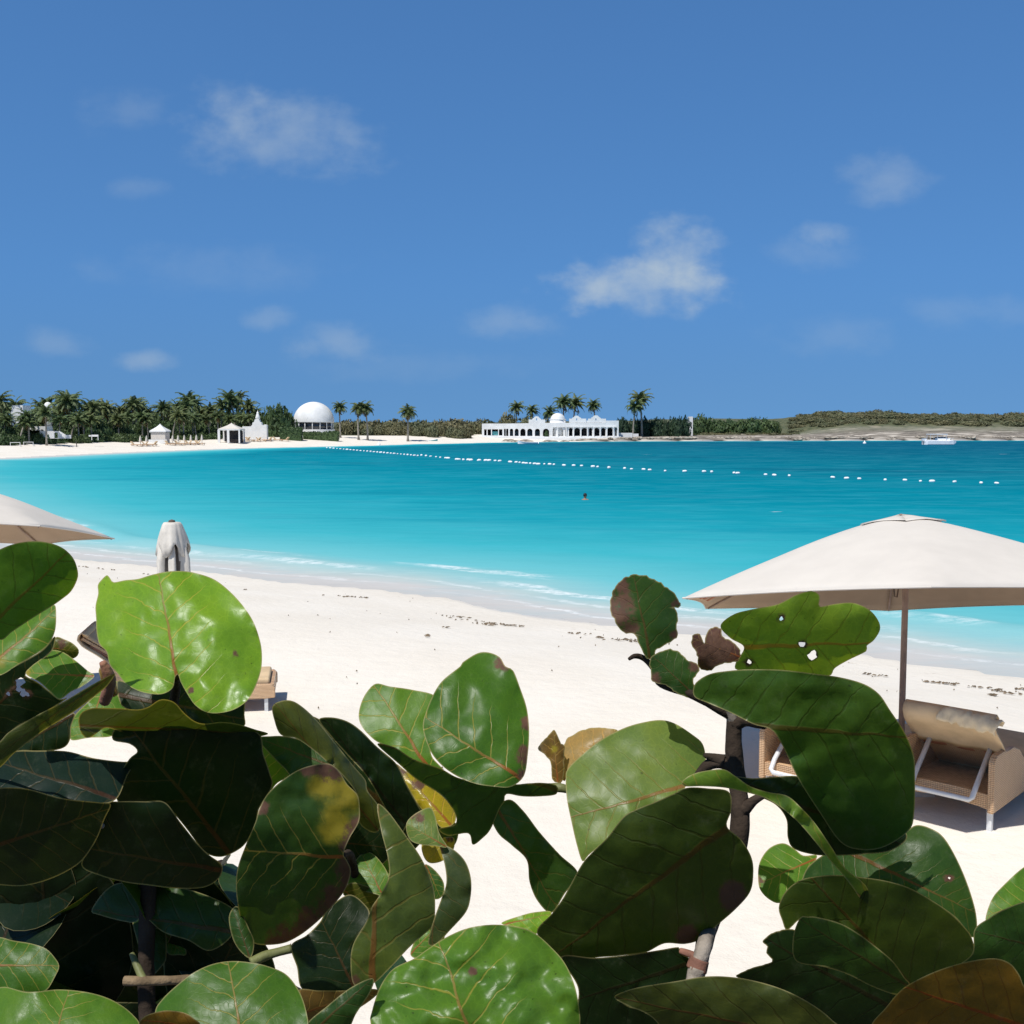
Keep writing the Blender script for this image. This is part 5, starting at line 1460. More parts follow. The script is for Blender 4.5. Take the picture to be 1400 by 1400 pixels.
leaf(SL, 'B', [(-40, 130), (60, 95), (180, 92), (320, 95), (450, 128), (590, 145), (650, 142), (610, 210), (560, 320), (480, 347), (350, 335), (220, 318), (130, 290), (60, 280), (-40, 270)], (560, 320), (0, 150), 1.24, 1.2, 0, 'blue', .05, .1)
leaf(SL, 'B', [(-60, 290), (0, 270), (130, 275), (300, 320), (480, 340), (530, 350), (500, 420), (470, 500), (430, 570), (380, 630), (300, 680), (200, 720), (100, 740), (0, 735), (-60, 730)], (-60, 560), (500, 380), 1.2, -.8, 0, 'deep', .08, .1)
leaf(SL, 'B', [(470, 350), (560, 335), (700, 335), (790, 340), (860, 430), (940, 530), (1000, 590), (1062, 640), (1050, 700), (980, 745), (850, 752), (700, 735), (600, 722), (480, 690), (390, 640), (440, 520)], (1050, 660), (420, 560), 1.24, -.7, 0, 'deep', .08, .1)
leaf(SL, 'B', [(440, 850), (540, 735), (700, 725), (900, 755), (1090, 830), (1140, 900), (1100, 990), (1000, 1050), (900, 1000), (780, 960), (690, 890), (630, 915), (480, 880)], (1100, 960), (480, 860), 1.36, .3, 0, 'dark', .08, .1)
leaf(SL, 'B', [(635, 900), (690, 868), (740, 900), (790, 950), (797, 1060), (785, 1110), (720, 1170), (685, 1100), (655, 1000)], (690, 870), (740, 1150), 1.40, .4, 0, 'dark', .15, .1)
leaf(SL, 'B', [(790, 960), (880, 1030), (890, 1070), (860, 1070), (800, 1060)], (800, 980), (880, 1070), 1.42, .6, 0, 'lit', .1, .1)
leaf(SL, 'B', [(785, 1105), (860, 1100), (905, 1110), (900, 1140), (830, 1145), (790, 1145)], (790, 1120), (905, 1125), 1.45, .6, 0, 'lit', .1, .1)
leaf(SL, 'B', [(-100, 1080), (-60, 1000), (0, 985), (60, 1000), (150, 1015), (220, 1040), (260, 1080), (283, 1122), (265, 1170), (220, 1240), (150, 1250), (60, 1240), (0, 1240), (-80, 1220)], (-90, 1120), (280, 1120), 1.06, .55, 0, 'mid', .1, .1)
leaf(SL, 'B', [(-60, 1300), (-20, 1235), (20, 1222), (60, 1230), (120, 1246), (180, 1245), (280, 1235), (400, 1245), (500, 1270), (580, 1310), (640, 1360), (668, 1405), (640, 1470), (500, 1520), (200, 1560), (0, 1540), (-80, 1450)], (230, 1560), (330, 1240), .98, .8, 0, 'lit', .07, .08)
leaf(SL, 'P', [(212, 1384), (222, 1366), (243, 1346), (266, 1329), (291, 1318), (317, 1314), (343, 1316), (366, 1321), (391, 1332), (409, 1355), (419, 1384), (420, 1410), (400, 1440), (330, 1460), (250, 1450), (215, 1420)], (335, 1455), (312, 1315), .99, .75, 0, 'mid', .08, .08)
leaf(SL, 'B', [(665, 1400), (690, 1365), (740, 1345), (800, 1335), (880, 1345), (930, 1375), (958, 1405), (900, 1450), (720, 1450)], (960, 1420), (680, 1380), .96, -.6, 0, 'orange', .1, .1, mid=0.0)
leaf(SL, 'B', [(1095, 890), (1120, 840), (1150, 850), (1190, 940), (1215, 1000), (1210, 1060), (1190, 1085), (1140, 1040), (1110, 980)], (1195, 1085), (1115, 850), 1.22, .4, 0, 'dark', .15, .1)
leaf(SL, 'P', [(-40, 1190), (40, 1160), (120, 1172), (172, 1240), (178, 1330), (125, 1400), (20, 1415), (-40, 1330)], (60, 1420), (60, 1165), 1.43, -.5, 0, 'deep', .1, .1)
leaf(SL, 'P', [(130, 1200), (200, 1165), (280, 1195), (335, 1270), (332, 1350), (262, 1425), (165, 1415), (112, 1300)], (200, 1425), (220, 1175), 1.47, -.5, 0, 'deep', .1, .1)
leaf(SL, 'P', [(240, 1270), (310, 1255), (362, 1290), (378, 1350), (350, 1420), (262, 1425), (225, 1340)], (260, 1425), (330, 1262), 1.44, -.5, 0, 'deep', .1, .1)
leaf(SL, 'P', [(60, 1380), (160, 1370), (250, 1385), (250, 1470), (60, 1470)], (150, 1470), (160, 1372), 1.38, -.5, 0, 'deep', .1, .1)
stem(SL, [(343, 1316, 1.2), (365, 1306, 1.21), (398, 1297, 1.22)], [.0055, .005], M_stem_green, 'stem')
stem(SL, [(170, 1341, 1.28), (205, 1341, 1.28), (262, 1338, 1.3), (330, 1322, 1.33)], [.0055, .005], M_twig, 'stem')
stem(SL, [(180, 1304, 1.30), (187, 1320, 1.29), (196, 1340, 1.28)], [.003, .005], M_stem_green, 'petiole')
stem(SL, [(241, 925, 1.23), (240, 945, 1.27), (232, 985, 1.31), (215, 1060, 1.34), (205, 1180, 1.36), (200, 1345, 1.34), (210, 1500, 1.32)], [.004, .006, .008, .010, .011], M_stem_dark, 'stem')
stem(SL, [(143, 960, 1.33), (150, 930, 1.31), (140, 905, 1.30)], [.006, .008, .004], M_node, 'bud')
stem(SL, [(152, 1103, 1.26), (146, 1116, 1.24), (139, 1130, 1.22)], [.0028, .0028], M_stem, 'petiole')
leaf(SL, 'A', [(470, 690), (500, 660), (530, 700), (560, 760), (565, 800), (520, 815), (490, 760)], (540, 800), (480, 670), 1.33, .2, 0, 'brown', .3, .2, jag=1.2, brown=[(520, 740, 60)], name='withered_leaflet')

# ---- middle shrub
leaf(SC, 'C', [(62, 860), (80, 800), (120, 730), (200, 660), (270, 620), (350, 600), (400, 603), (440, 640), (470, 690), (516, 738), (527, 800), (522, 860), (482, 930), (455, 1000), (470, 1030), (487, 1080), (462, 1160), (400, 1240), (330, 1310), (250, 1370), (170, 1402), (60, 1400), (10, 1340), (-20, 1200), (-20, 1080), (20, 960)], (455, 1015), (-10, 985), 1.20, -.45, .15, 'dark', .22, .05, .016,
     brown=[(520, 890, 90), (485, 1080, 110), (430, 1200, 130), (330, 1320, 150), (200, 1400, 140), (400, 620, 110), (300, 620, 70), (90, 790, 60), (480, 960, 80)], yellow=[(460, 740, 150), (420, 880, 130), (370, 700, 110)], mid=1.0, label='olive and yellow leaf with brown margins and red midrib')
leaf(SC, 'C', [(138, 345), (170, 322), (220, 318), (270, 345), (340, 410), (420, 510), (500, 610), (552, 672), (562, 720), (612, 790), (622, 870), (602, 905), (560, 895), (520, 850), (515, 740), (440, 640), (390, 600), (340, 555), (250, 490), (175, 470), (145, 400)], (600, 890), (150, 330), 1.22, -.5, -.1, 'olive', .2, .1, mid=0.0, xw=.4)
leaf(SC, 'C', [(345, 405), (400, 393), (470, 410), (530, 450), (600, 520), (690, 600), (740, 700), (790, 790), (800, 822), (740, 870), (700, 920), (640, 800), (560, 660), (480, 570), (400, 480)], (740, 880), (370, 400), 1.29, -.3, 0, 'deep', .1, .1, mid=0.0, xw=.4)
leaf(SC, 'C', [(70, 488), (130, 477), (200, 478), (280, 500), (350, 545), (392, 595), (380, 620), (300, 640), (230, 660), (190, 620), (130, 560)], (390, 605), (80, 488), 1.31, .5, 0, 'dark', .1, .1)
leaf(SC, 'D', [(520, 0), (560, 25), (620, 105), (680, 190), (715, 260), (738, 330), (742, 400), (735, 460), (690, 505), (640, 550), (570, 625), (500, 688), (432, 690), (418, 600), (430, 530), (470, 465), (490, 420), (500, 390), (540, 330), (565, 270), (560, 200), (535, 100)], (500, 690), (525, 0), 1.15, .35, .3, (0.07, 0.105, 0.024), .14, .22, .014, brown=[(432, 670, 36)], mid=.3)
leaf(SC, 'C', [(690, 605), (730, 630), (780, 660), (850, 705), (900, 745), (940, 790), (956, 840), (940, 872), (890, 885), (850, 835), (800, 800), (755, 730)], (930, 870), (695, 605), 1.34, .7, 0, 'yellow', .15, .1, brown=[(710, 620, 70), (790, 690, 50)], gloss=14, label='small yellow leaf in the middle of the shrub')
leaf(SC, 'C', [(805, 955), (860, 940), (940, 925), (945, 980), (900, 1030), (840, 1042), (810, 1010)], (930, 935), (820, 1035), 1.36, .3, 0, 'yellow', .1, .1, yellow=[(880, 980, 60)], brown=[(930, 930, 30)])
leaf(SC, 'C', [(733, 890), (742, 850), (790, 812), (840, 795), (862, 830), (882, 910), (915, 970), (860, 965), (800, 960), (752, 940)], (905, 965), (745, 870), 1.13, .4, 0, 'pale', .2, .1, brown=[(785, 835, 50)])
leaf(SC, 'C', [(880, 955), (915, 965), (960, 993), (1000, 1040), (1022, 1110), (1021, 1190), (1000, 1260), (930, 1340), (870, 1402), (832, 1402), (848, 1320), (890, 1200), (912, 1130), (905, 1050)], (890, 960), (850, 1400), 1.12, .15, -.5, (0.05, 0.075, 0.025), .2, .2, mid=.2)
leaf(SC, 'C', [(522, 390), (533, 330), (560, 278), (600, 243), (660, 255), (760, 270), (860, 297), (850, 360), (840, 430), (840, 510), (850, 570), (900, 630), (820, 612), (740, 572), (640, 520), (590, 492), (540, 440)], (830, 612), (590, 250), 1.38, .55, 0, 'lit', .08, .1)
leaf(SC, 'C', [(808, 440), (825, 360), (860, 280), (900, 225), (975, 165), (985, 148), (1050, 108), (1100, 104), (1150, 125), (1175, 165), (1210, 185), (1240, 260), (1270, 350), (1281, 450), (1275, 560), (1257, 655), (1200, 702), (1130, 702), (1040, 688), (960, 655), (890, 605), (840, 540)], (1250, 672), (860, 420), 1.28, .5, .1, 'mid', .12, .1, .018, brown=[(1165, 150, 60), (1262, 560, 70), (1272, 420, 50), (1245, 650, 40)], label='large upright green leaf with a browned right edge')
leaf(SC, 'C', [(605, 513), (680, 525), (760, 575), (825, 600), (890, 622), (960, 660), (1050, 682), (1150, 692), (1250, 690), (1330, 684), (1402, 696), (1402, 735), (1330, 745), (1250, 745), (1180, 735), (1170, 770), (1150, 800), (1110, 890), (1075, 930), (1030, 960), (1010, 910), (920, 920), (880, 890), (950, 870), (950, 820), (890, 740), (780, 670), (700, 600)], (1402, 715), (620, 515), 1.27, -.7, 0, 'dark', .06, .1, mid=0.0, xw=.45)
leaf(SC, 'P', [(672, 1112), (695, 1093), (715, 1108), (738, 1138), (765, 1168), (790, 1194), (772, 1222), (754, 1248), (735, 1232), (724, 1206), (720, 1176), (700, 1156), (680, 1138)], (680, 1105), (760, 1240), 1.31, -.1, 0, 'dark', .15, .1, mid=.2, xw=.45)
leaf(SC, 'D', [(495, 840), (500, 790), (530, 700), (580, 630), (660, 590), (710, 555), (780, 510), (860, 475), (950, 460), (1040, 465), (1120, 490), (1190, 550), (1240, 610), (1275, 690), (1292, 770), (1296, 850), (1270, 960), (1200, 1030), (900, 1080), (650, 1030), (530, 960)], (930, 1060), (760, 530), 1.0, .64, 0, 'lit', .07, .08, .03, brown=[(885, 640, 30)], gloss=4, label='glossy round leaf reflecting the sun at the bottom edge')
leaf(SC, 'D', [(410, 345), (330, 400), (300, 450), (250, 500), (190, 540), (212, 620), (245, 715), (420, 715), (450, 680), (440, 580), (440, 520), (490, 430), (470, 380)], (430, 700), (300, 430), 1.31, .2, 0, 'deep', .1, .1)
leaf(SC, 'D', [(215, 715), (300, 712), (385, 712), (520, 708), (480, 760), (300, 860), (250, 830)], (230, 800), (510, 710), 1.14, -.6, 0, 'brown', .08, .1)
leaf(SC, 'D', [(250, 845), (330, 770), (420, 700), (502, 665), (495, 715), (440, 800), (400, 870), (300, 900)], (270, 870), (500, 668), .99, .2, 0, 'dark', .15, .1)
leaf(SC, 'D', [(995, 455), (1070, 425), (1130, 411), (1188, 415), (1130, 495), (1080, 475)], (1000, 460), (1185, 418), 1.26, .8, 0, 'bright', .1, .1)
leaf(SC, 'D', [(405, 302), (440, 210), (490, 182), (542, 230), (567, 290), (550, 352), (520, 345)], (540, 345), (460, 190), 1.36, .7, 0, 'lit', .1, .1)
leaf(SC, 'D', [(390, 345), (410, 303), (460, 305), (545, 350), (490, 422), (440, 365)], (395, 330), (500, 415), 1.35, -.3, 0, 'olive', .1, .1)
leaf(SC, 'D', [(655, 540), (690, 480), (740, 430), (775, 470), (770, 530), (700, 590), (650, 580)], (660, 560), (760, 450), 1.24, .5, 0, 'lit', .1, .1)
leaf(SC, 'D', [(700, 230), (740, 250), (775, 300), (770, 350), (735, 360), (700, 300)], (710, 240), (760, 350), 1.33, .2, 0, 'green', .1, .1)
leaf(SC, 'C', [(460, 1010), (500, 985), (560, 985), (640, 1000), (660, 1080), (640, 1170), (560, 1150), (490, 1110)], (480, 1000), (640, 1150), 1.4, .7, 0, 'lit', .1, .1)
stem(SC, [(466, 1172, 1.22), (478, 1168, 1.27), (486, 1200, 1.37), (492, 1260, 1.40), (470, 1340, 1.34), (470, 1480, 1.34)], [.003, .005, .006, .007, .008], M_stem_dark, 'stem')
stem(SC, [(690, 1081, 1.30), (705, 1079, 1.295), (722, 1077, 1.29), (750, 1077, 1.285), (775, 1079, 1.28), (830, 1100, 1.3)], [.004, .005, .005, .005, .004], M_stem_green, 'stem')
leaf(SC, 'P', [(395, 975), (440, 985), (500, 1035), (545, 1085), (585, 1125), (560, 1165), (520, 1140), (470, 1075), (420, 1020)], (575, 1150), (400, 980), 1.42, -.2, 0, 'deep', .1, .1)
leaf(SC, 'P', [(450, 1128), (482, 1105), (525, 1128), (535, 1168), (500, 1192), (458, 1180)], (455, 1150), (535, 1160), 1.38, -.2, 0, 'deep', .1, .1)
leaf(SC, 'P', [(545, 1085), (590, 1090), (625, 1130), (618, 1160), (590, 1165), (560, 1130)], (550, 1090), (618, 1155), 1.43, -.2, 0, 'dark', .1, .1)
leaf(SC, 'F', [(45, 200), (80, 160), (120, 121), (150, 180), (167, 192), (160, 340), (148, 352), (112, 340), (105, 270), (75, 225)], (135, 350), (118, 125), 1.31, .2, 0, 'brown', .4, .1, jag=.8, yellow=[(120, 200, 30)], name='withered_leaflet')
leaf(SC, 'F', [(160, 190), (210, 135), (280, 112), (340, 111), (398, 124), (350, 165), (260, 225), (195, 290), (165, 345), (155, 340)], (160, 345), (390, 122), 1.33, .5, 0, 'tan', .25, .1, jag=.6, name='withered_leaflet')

# ---- right shrub
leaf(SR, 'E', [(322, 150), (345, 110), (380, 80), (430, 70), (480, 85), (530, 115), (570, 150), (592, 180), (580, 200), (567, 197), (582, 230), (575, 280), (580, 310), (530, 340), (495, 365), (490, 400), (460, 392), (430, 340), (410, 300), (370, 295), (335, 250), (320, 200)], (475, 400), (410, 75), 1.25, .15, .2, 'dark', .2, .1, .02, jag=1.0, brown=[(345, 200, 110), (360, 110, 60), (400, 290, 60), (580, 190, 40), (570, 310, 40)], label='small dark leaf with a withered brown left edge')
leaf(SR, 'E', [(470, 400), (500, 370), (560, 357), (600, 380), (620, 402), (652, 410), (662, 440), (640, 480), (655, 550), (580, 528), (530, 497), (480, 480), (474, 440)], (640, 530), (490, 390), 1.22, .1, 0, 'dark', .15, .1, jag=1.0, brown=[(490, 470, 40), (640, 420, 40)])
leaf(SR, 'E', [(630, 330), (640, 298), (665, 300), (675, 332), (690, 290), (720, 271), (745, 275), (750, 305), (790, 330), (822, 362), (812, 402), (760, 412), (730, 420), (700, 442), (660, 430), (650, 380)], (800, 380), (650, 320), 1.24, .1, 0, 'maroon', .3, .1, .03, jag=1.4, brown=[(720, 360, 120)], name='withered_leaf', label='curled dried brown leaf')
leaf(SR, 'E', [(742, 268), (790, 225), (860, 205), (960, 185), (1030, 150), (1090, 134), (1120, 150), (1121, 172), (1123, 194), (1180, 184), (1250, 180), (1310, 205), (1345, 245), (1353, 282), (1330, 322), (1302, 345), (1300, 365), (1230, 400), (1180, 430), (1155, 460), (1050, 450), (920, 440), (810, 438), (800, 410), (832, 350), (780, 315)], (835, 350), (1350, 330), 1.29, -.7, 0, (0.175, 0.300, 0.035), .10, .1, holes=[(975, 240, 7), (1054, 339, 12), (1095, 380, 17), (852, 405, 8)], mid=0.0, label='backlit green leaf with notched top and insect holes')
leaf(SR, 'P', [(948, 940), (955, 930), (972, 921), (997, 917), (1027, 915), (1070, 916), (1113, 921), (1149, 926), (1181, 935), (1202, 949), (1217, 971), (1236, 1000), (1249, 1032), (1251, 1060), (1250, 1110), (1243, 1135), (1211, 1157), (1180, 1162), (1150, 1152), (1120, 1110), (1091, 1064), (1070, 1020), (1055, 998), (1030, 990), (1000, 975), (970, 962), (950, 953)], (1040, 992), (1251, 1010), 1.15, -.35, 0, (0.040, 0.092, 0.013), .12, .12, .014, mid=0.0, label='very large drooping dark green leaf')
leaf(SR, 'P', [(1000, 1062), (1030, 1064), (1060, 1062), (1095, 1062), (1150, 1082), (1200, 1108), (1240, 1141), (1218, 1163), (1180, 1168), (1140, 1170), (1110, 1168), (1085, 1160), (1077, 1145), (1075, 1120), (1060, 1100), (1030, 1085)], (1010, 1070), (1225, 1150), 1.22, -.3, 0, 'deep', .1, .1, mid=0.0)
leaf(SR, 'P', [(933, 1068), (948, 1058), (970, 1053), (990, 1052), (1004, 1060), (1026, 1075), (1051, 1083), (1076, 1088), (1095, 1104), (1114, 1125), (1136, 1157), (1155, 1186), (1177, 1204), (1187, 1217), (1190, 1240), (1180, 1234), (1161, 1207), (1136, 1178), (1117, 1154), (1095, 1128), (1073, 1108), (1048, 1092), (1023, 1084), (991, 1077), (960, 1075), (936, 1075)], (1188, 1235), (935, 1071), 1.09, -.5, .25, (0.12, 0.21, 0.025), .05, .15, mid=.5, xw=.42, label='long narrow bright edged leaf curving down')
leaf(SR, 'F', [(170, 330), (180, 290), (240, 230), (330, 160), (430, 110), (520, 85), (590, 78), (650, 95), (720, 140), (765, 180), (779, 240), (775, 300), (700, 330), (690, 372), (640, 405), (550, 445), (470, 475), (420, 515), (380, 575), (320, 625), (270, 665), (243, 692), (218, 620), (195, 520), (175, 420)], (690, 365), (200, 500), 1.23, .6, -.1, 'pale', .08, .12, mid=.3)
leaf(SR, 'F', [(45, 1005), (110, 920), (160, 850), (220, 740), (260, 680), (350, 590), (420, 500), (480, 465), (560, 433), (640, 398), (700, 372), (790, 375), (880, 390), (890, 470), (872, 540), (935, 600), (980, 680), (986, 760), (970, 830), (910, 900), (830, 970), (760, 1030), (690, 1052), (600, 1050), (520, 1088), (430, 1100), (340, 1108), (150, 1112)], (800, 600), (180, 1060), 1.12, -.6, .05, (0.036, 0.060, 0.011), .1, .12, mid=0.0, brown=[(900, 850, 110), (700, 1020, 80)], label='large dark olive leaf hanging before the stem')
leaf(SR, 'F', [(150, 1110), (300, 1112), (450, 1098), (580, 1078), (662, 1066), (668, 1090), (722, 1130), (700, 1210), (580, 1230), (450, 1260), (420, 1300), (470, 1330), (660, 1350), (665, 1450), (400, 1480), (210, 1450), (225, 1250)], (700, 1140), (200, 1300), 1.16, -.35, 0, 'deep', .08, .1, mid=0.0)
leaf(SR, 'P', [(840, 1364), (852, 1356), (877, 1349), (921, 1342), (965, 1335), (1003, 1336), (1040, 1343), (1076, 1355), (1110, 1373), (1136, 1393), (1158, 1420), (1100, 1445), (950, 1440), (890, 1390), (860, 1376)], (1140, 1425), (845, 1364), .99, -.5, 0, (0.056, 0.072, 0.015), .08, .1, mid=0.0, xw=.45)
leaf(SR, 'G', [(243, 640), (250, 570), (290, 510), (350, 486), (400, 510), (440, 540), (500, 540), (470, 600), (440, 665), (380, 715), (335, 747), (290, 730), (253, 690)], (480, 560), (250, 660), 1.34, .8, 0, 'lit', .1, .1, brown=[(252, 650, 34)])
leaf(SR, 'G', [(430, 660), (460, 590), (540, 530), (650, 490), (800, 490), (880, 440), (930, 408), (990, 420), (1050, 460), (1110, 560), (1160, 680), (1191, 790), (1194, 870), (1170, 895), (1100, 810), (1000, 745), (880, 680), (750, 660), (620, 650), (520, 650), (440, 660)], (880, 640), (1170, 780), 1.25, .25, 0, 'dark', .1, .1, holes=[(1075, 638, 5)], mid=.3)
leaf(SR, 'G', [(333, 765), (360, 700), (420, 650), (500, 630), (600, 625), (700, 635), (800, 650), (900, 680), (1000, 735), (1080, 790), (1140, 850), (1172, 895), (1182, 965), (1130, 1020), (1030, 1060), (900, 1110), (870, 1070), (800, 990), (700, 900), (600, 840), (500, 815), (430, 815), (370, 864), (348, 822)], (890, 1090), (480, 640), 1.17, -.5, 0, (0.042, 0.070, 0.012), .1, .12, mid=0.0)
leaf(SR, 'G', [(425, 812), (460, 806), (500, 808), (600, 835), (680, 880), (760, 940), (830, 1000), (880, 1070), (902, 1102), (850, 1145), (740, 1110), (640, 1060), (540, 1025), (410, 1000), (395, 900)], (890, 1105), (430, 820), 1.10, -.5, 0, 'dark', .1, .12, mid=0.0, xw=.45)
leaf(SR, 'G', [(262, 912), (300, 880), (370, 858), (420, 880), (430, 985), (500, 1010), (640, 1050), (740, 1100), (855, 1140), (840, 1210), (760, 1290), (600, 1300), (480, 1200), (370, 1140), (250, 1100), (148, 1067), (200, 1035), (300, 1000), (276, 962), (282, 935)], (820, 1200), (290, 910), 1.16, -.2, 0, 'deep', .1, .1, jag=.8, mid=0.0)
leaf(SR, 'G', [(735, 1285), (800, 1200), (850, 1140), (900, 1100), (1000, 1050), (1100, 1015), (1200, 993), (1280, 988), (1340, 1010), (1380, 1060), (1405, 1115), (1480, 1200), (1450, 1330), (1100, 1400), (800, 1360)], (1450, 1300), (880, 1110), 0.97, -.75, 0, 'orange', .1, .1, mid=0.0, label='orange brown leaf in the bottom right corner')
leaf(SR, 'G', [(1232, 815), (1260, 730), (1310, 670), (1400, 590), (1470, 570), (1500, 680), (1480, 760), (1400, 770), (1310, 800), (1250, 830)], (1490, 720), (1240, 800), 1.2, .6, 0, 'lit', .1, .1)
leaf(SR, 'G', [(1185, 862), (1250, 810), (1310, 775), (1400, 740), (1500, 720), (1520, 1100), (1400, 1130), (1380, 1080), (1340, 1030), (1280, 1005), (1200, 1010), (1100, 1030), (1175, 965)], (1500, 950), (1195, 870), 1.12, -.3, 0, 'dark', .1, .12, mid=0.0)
stem(SR, [(1004, 985, 1.22), (1003, 1020, 1.22), (1007, 1060, 1.22), (1012, 1110, 1.21), (1008, 1160, 1.2), (995, 1215, 1.21), (973, 1258, 1.20), (958, 1310, 1.15), (944, 1370, 1.12), (930, 1480, 1.1)], [.0085, .0095, .010, .0105, .010, .0095, .009, .0085, .009], M_stem_dark, 'stem')
stem(SR, [(975, 1252, 1.20), (962, 1296, 1.143), (956, 1315, 1.134)], [.0080, .0084, .0086], M_stem, 'bark_segment')
stem(SR, [(956.5, 1311, 1.133), (952, 1326, 1.131)], [.0105, .0105], M_node, 'node')
stem(SR, [(953, 1324, 1.129), (946, 1350, 1.124), (938, 1376, 1.12), (932, 1420, 1.11)], [.0088, .0085, .0088], M_stem, 'bark_segment')
stem(SR, [(1004, 990, 1.22), (1020, 985, 1.21), (1045, 992, 1.17)], [.009, .007, .004], M_stem_dark, 'petiole')
stem(SR, [(995, 965, 1.215), (1002, 985, 1.22), (1003, 1000, 1.22)], [.0055, .007, .008], M_stem, 'bark_segment')
stem(SR, [(1000, 970, 1.22), (1012, 972, 1.22), (1030, 976, 1.22)], [.004, .003, .002], M_node, 'bud')
stem(SR, [(1008, 1050, 1.22), (985, 1042, 1.225), (965, 1048, 1.23), (945, 1072, 1.23)], [.008, .007, .006, .003], M_stem_dark, 'petiole')
stem(SR, [(962, 1032, 1.225), (975, 1036, 1.225), (990, 1040, 1.222)], [.002, .005, .007], M_stem_dark, 'bud')
stem(SR, [(1010, 1115, 1.21), (1030, 1095, 1.2), (1050, 1085, 1.2)], [.009, .005, .003], M_stem_dark, 'petiole')
stem(SR, [(860, 901, 1.24), (868, 897, 1.245), (880, 900, 1.25), (895, 915, 1.24), (905, 935, 1.23), (950, 950, 1.22), (1000, 978, 1.22)], [.002, .003, .0035, .004, .005, .006, .007], M_stem_dark, 'petiole')
stem(SR, [(955, 1312, 1.134), (945, 1305, 1.14), (930, 1300, 1.15)], [.006, .004, .003], M_node, 'petiole')

# ---- the inside of the shrubs: more leaves behind and below the ones in view
def plain_leaf_mesh(seed):
    rnd = random.Random(seed); n = 30; vs = [(0, 0, 0)]; fs = []; uv = [(0, .5)]
    rings = 6
    vs = []; uv = []
    for j in range(rings + 1):
        for k in range(n):
            th = 2 * PI * k / n; r = (0, .25, .5, .75, .92, .985, 1.0)[j]
            R_ = 1 + .06 * math.cos(2 * th) - .16 * math.exp(-((th - 1.5 * PI) / .22) ** 2) + .03 * math.sin(3 * th + seed)
            x, y = r * R_ * math.cos(th), r * R_ * math.sin(th)
            vs.append((x, y, .16 * x * x - .12 * y * y + .04 * math.sin(5 * th + seed) * r ** 3 + .03 * noise.noise(Vector((x * 2, y * 2, seed)))))
            uv.append((x * .5, .5 + y * .5))
    for j in range(rings):
        for k in range(n): fs.append((j * n + k, j * n + (k + 1) % n, (j + 1) * n + (k + 1) % n, (j + 1) * n + k))
    me = bpy.data.meshes.new('leaf'); me.from_pydata(vs, [], fs)
    for p in me.polygons: p.use_smooth = True
    ul = me.uv_layers.new(name='leaf')
    for l in me.loops: ul.data[l.index].uv = uv[l.vertex_index]
    ca = me.attributes.new('wear_rim', 'FLOAT_COLOR', 'POINT')
    w = [(0, 0, 1.0 if i >= rings * n else 0.0, 1) for i in range(len(vs))]
    ca.data.foreach_set('color', np.array(w, dtype=np.float32).ravel())
    me.materials.append(M_leaf)
    return me
plain = [plain_leaf_mesh(s) for s in range(5)]
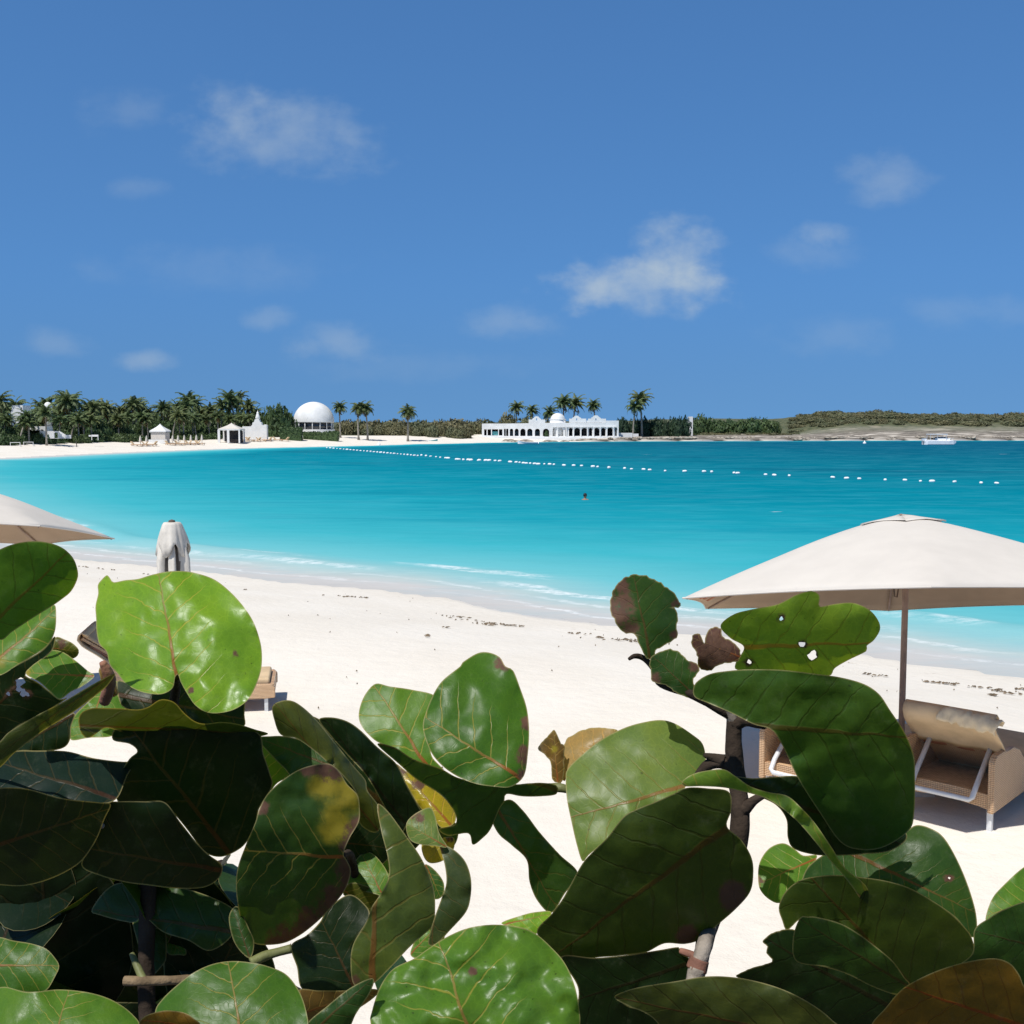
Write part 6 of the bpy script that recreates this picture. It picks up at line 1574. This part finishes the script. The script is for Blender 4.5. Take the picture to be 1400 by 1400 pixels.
# rows of the picture above which the shrubs do not reach, and the openings where the sand shows
SKY_X = [-300, 20, 60, 110, 330, 350, 400, 420, 470, 500, 560, 600, 605, 850, 870, 920, 925, 1030, 1035, 1060, 1100, 1240, 1330, 1345, 1400, 1700]
SKY_Y = [820, 850, 1000, 1085, 1085, 1050, 1060, 1150, 1180, 1180, 1240, 1330, 1440, 1440, 1380, 1345, 1400, 1400, 1330, 1320, 1220, 1170, 1250, 1260, 1210, 1200]
GAPS = [(92, 1003, 192, 1048), (600, 1080, 765, 1300), (1018, 1060, 1080, 1290), (380, 1290, 405, 1345)]
def clear(p):
    v_ = p - CAM; dz = v_.dot(FWD)
    if dz < .2: return True
    px = 700 + v_.x / dz * F; py = 700 - v_.dot(UPV) / dz * F
    if py < np.interp(px, SKY_X, SKY_Y): return False
    return not any(a < px < c and b < py < d_ for a, b, c, d_ in GAPS)
rnd = random.Random(21)
def fill(parent, n, bx, cols, tries=60, flat=.55):
    done = 0
    for _ in range(n * tries):
        if done >= n: break
        px, py, d = rnd.uniform(*bx[0]), rnd.uniform(*bx[1]), rnd.uniform(*bx[2])
        c = at_d(px, py, d); r = rnd.uniform(.05, .085)
        e = Matrix.Rotation(rnd.uniform(0, 2 * PI), 3, 'Z') @ Matrix.Rotation(rnd.gauss(0, flat), 3, 'X') @ Matrix.Rotation(rnd.gauss(0, flat), 3, 'Y')
        if not all(clear(c + e @ Vector((r * 1.08 * math.cos(a), r * 1.08 * math.sin(a), 0))) for a in [2 * PI * k / 10 for k in range(10)]): continue
        o = bpy.data.objects.new('leaf', plain[done % 5]); COL.objects.link(o); o.parent = parent
        o.location = c - parent.location; o.rotation_euler = e.to_euler(); o.scale = (r, r, r)
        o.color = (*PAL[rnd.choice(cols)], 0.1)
        done += 1
    return done
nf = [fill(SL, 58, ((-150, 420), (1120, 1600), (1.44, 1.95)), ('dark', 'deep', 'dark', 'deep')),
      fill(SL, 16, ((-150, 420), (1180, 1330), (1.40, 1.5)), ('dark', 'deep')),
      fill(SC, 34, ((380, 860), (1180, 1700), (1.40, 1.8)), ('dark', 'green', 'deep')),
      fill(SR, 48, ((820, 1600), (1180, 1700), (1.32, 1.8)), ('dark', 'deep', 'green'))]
print('fill', nf)
# woody stems down to the bank
for parent, px, d, top in [(SL, 60, 1.5, 1150), (SL, 300, 1.55, 1180), (SC, 480, 1.4, 1480), (SC, 700, 1.5, 1500), (SR, 930, 1.1, 1480), (SR, 1250, 1.5, 1350)]:
    a = at_d(px, top, d); b = Vector((a.x * .8, a.y + .05, ground(a.x, a.y) - .1))
    mb = MB(); mb.tube([a - parent.location, a.lerp(b, .35) + Vector((.03, .02, 0)) - parent.location, a.lerp(b, .7) + Vector((-.02, .02, 0)) - parent.location, b - parent.location], [.010, .013, .016, .02], 10)
    obj('stem', mb, M_stem_dark, parent, True)
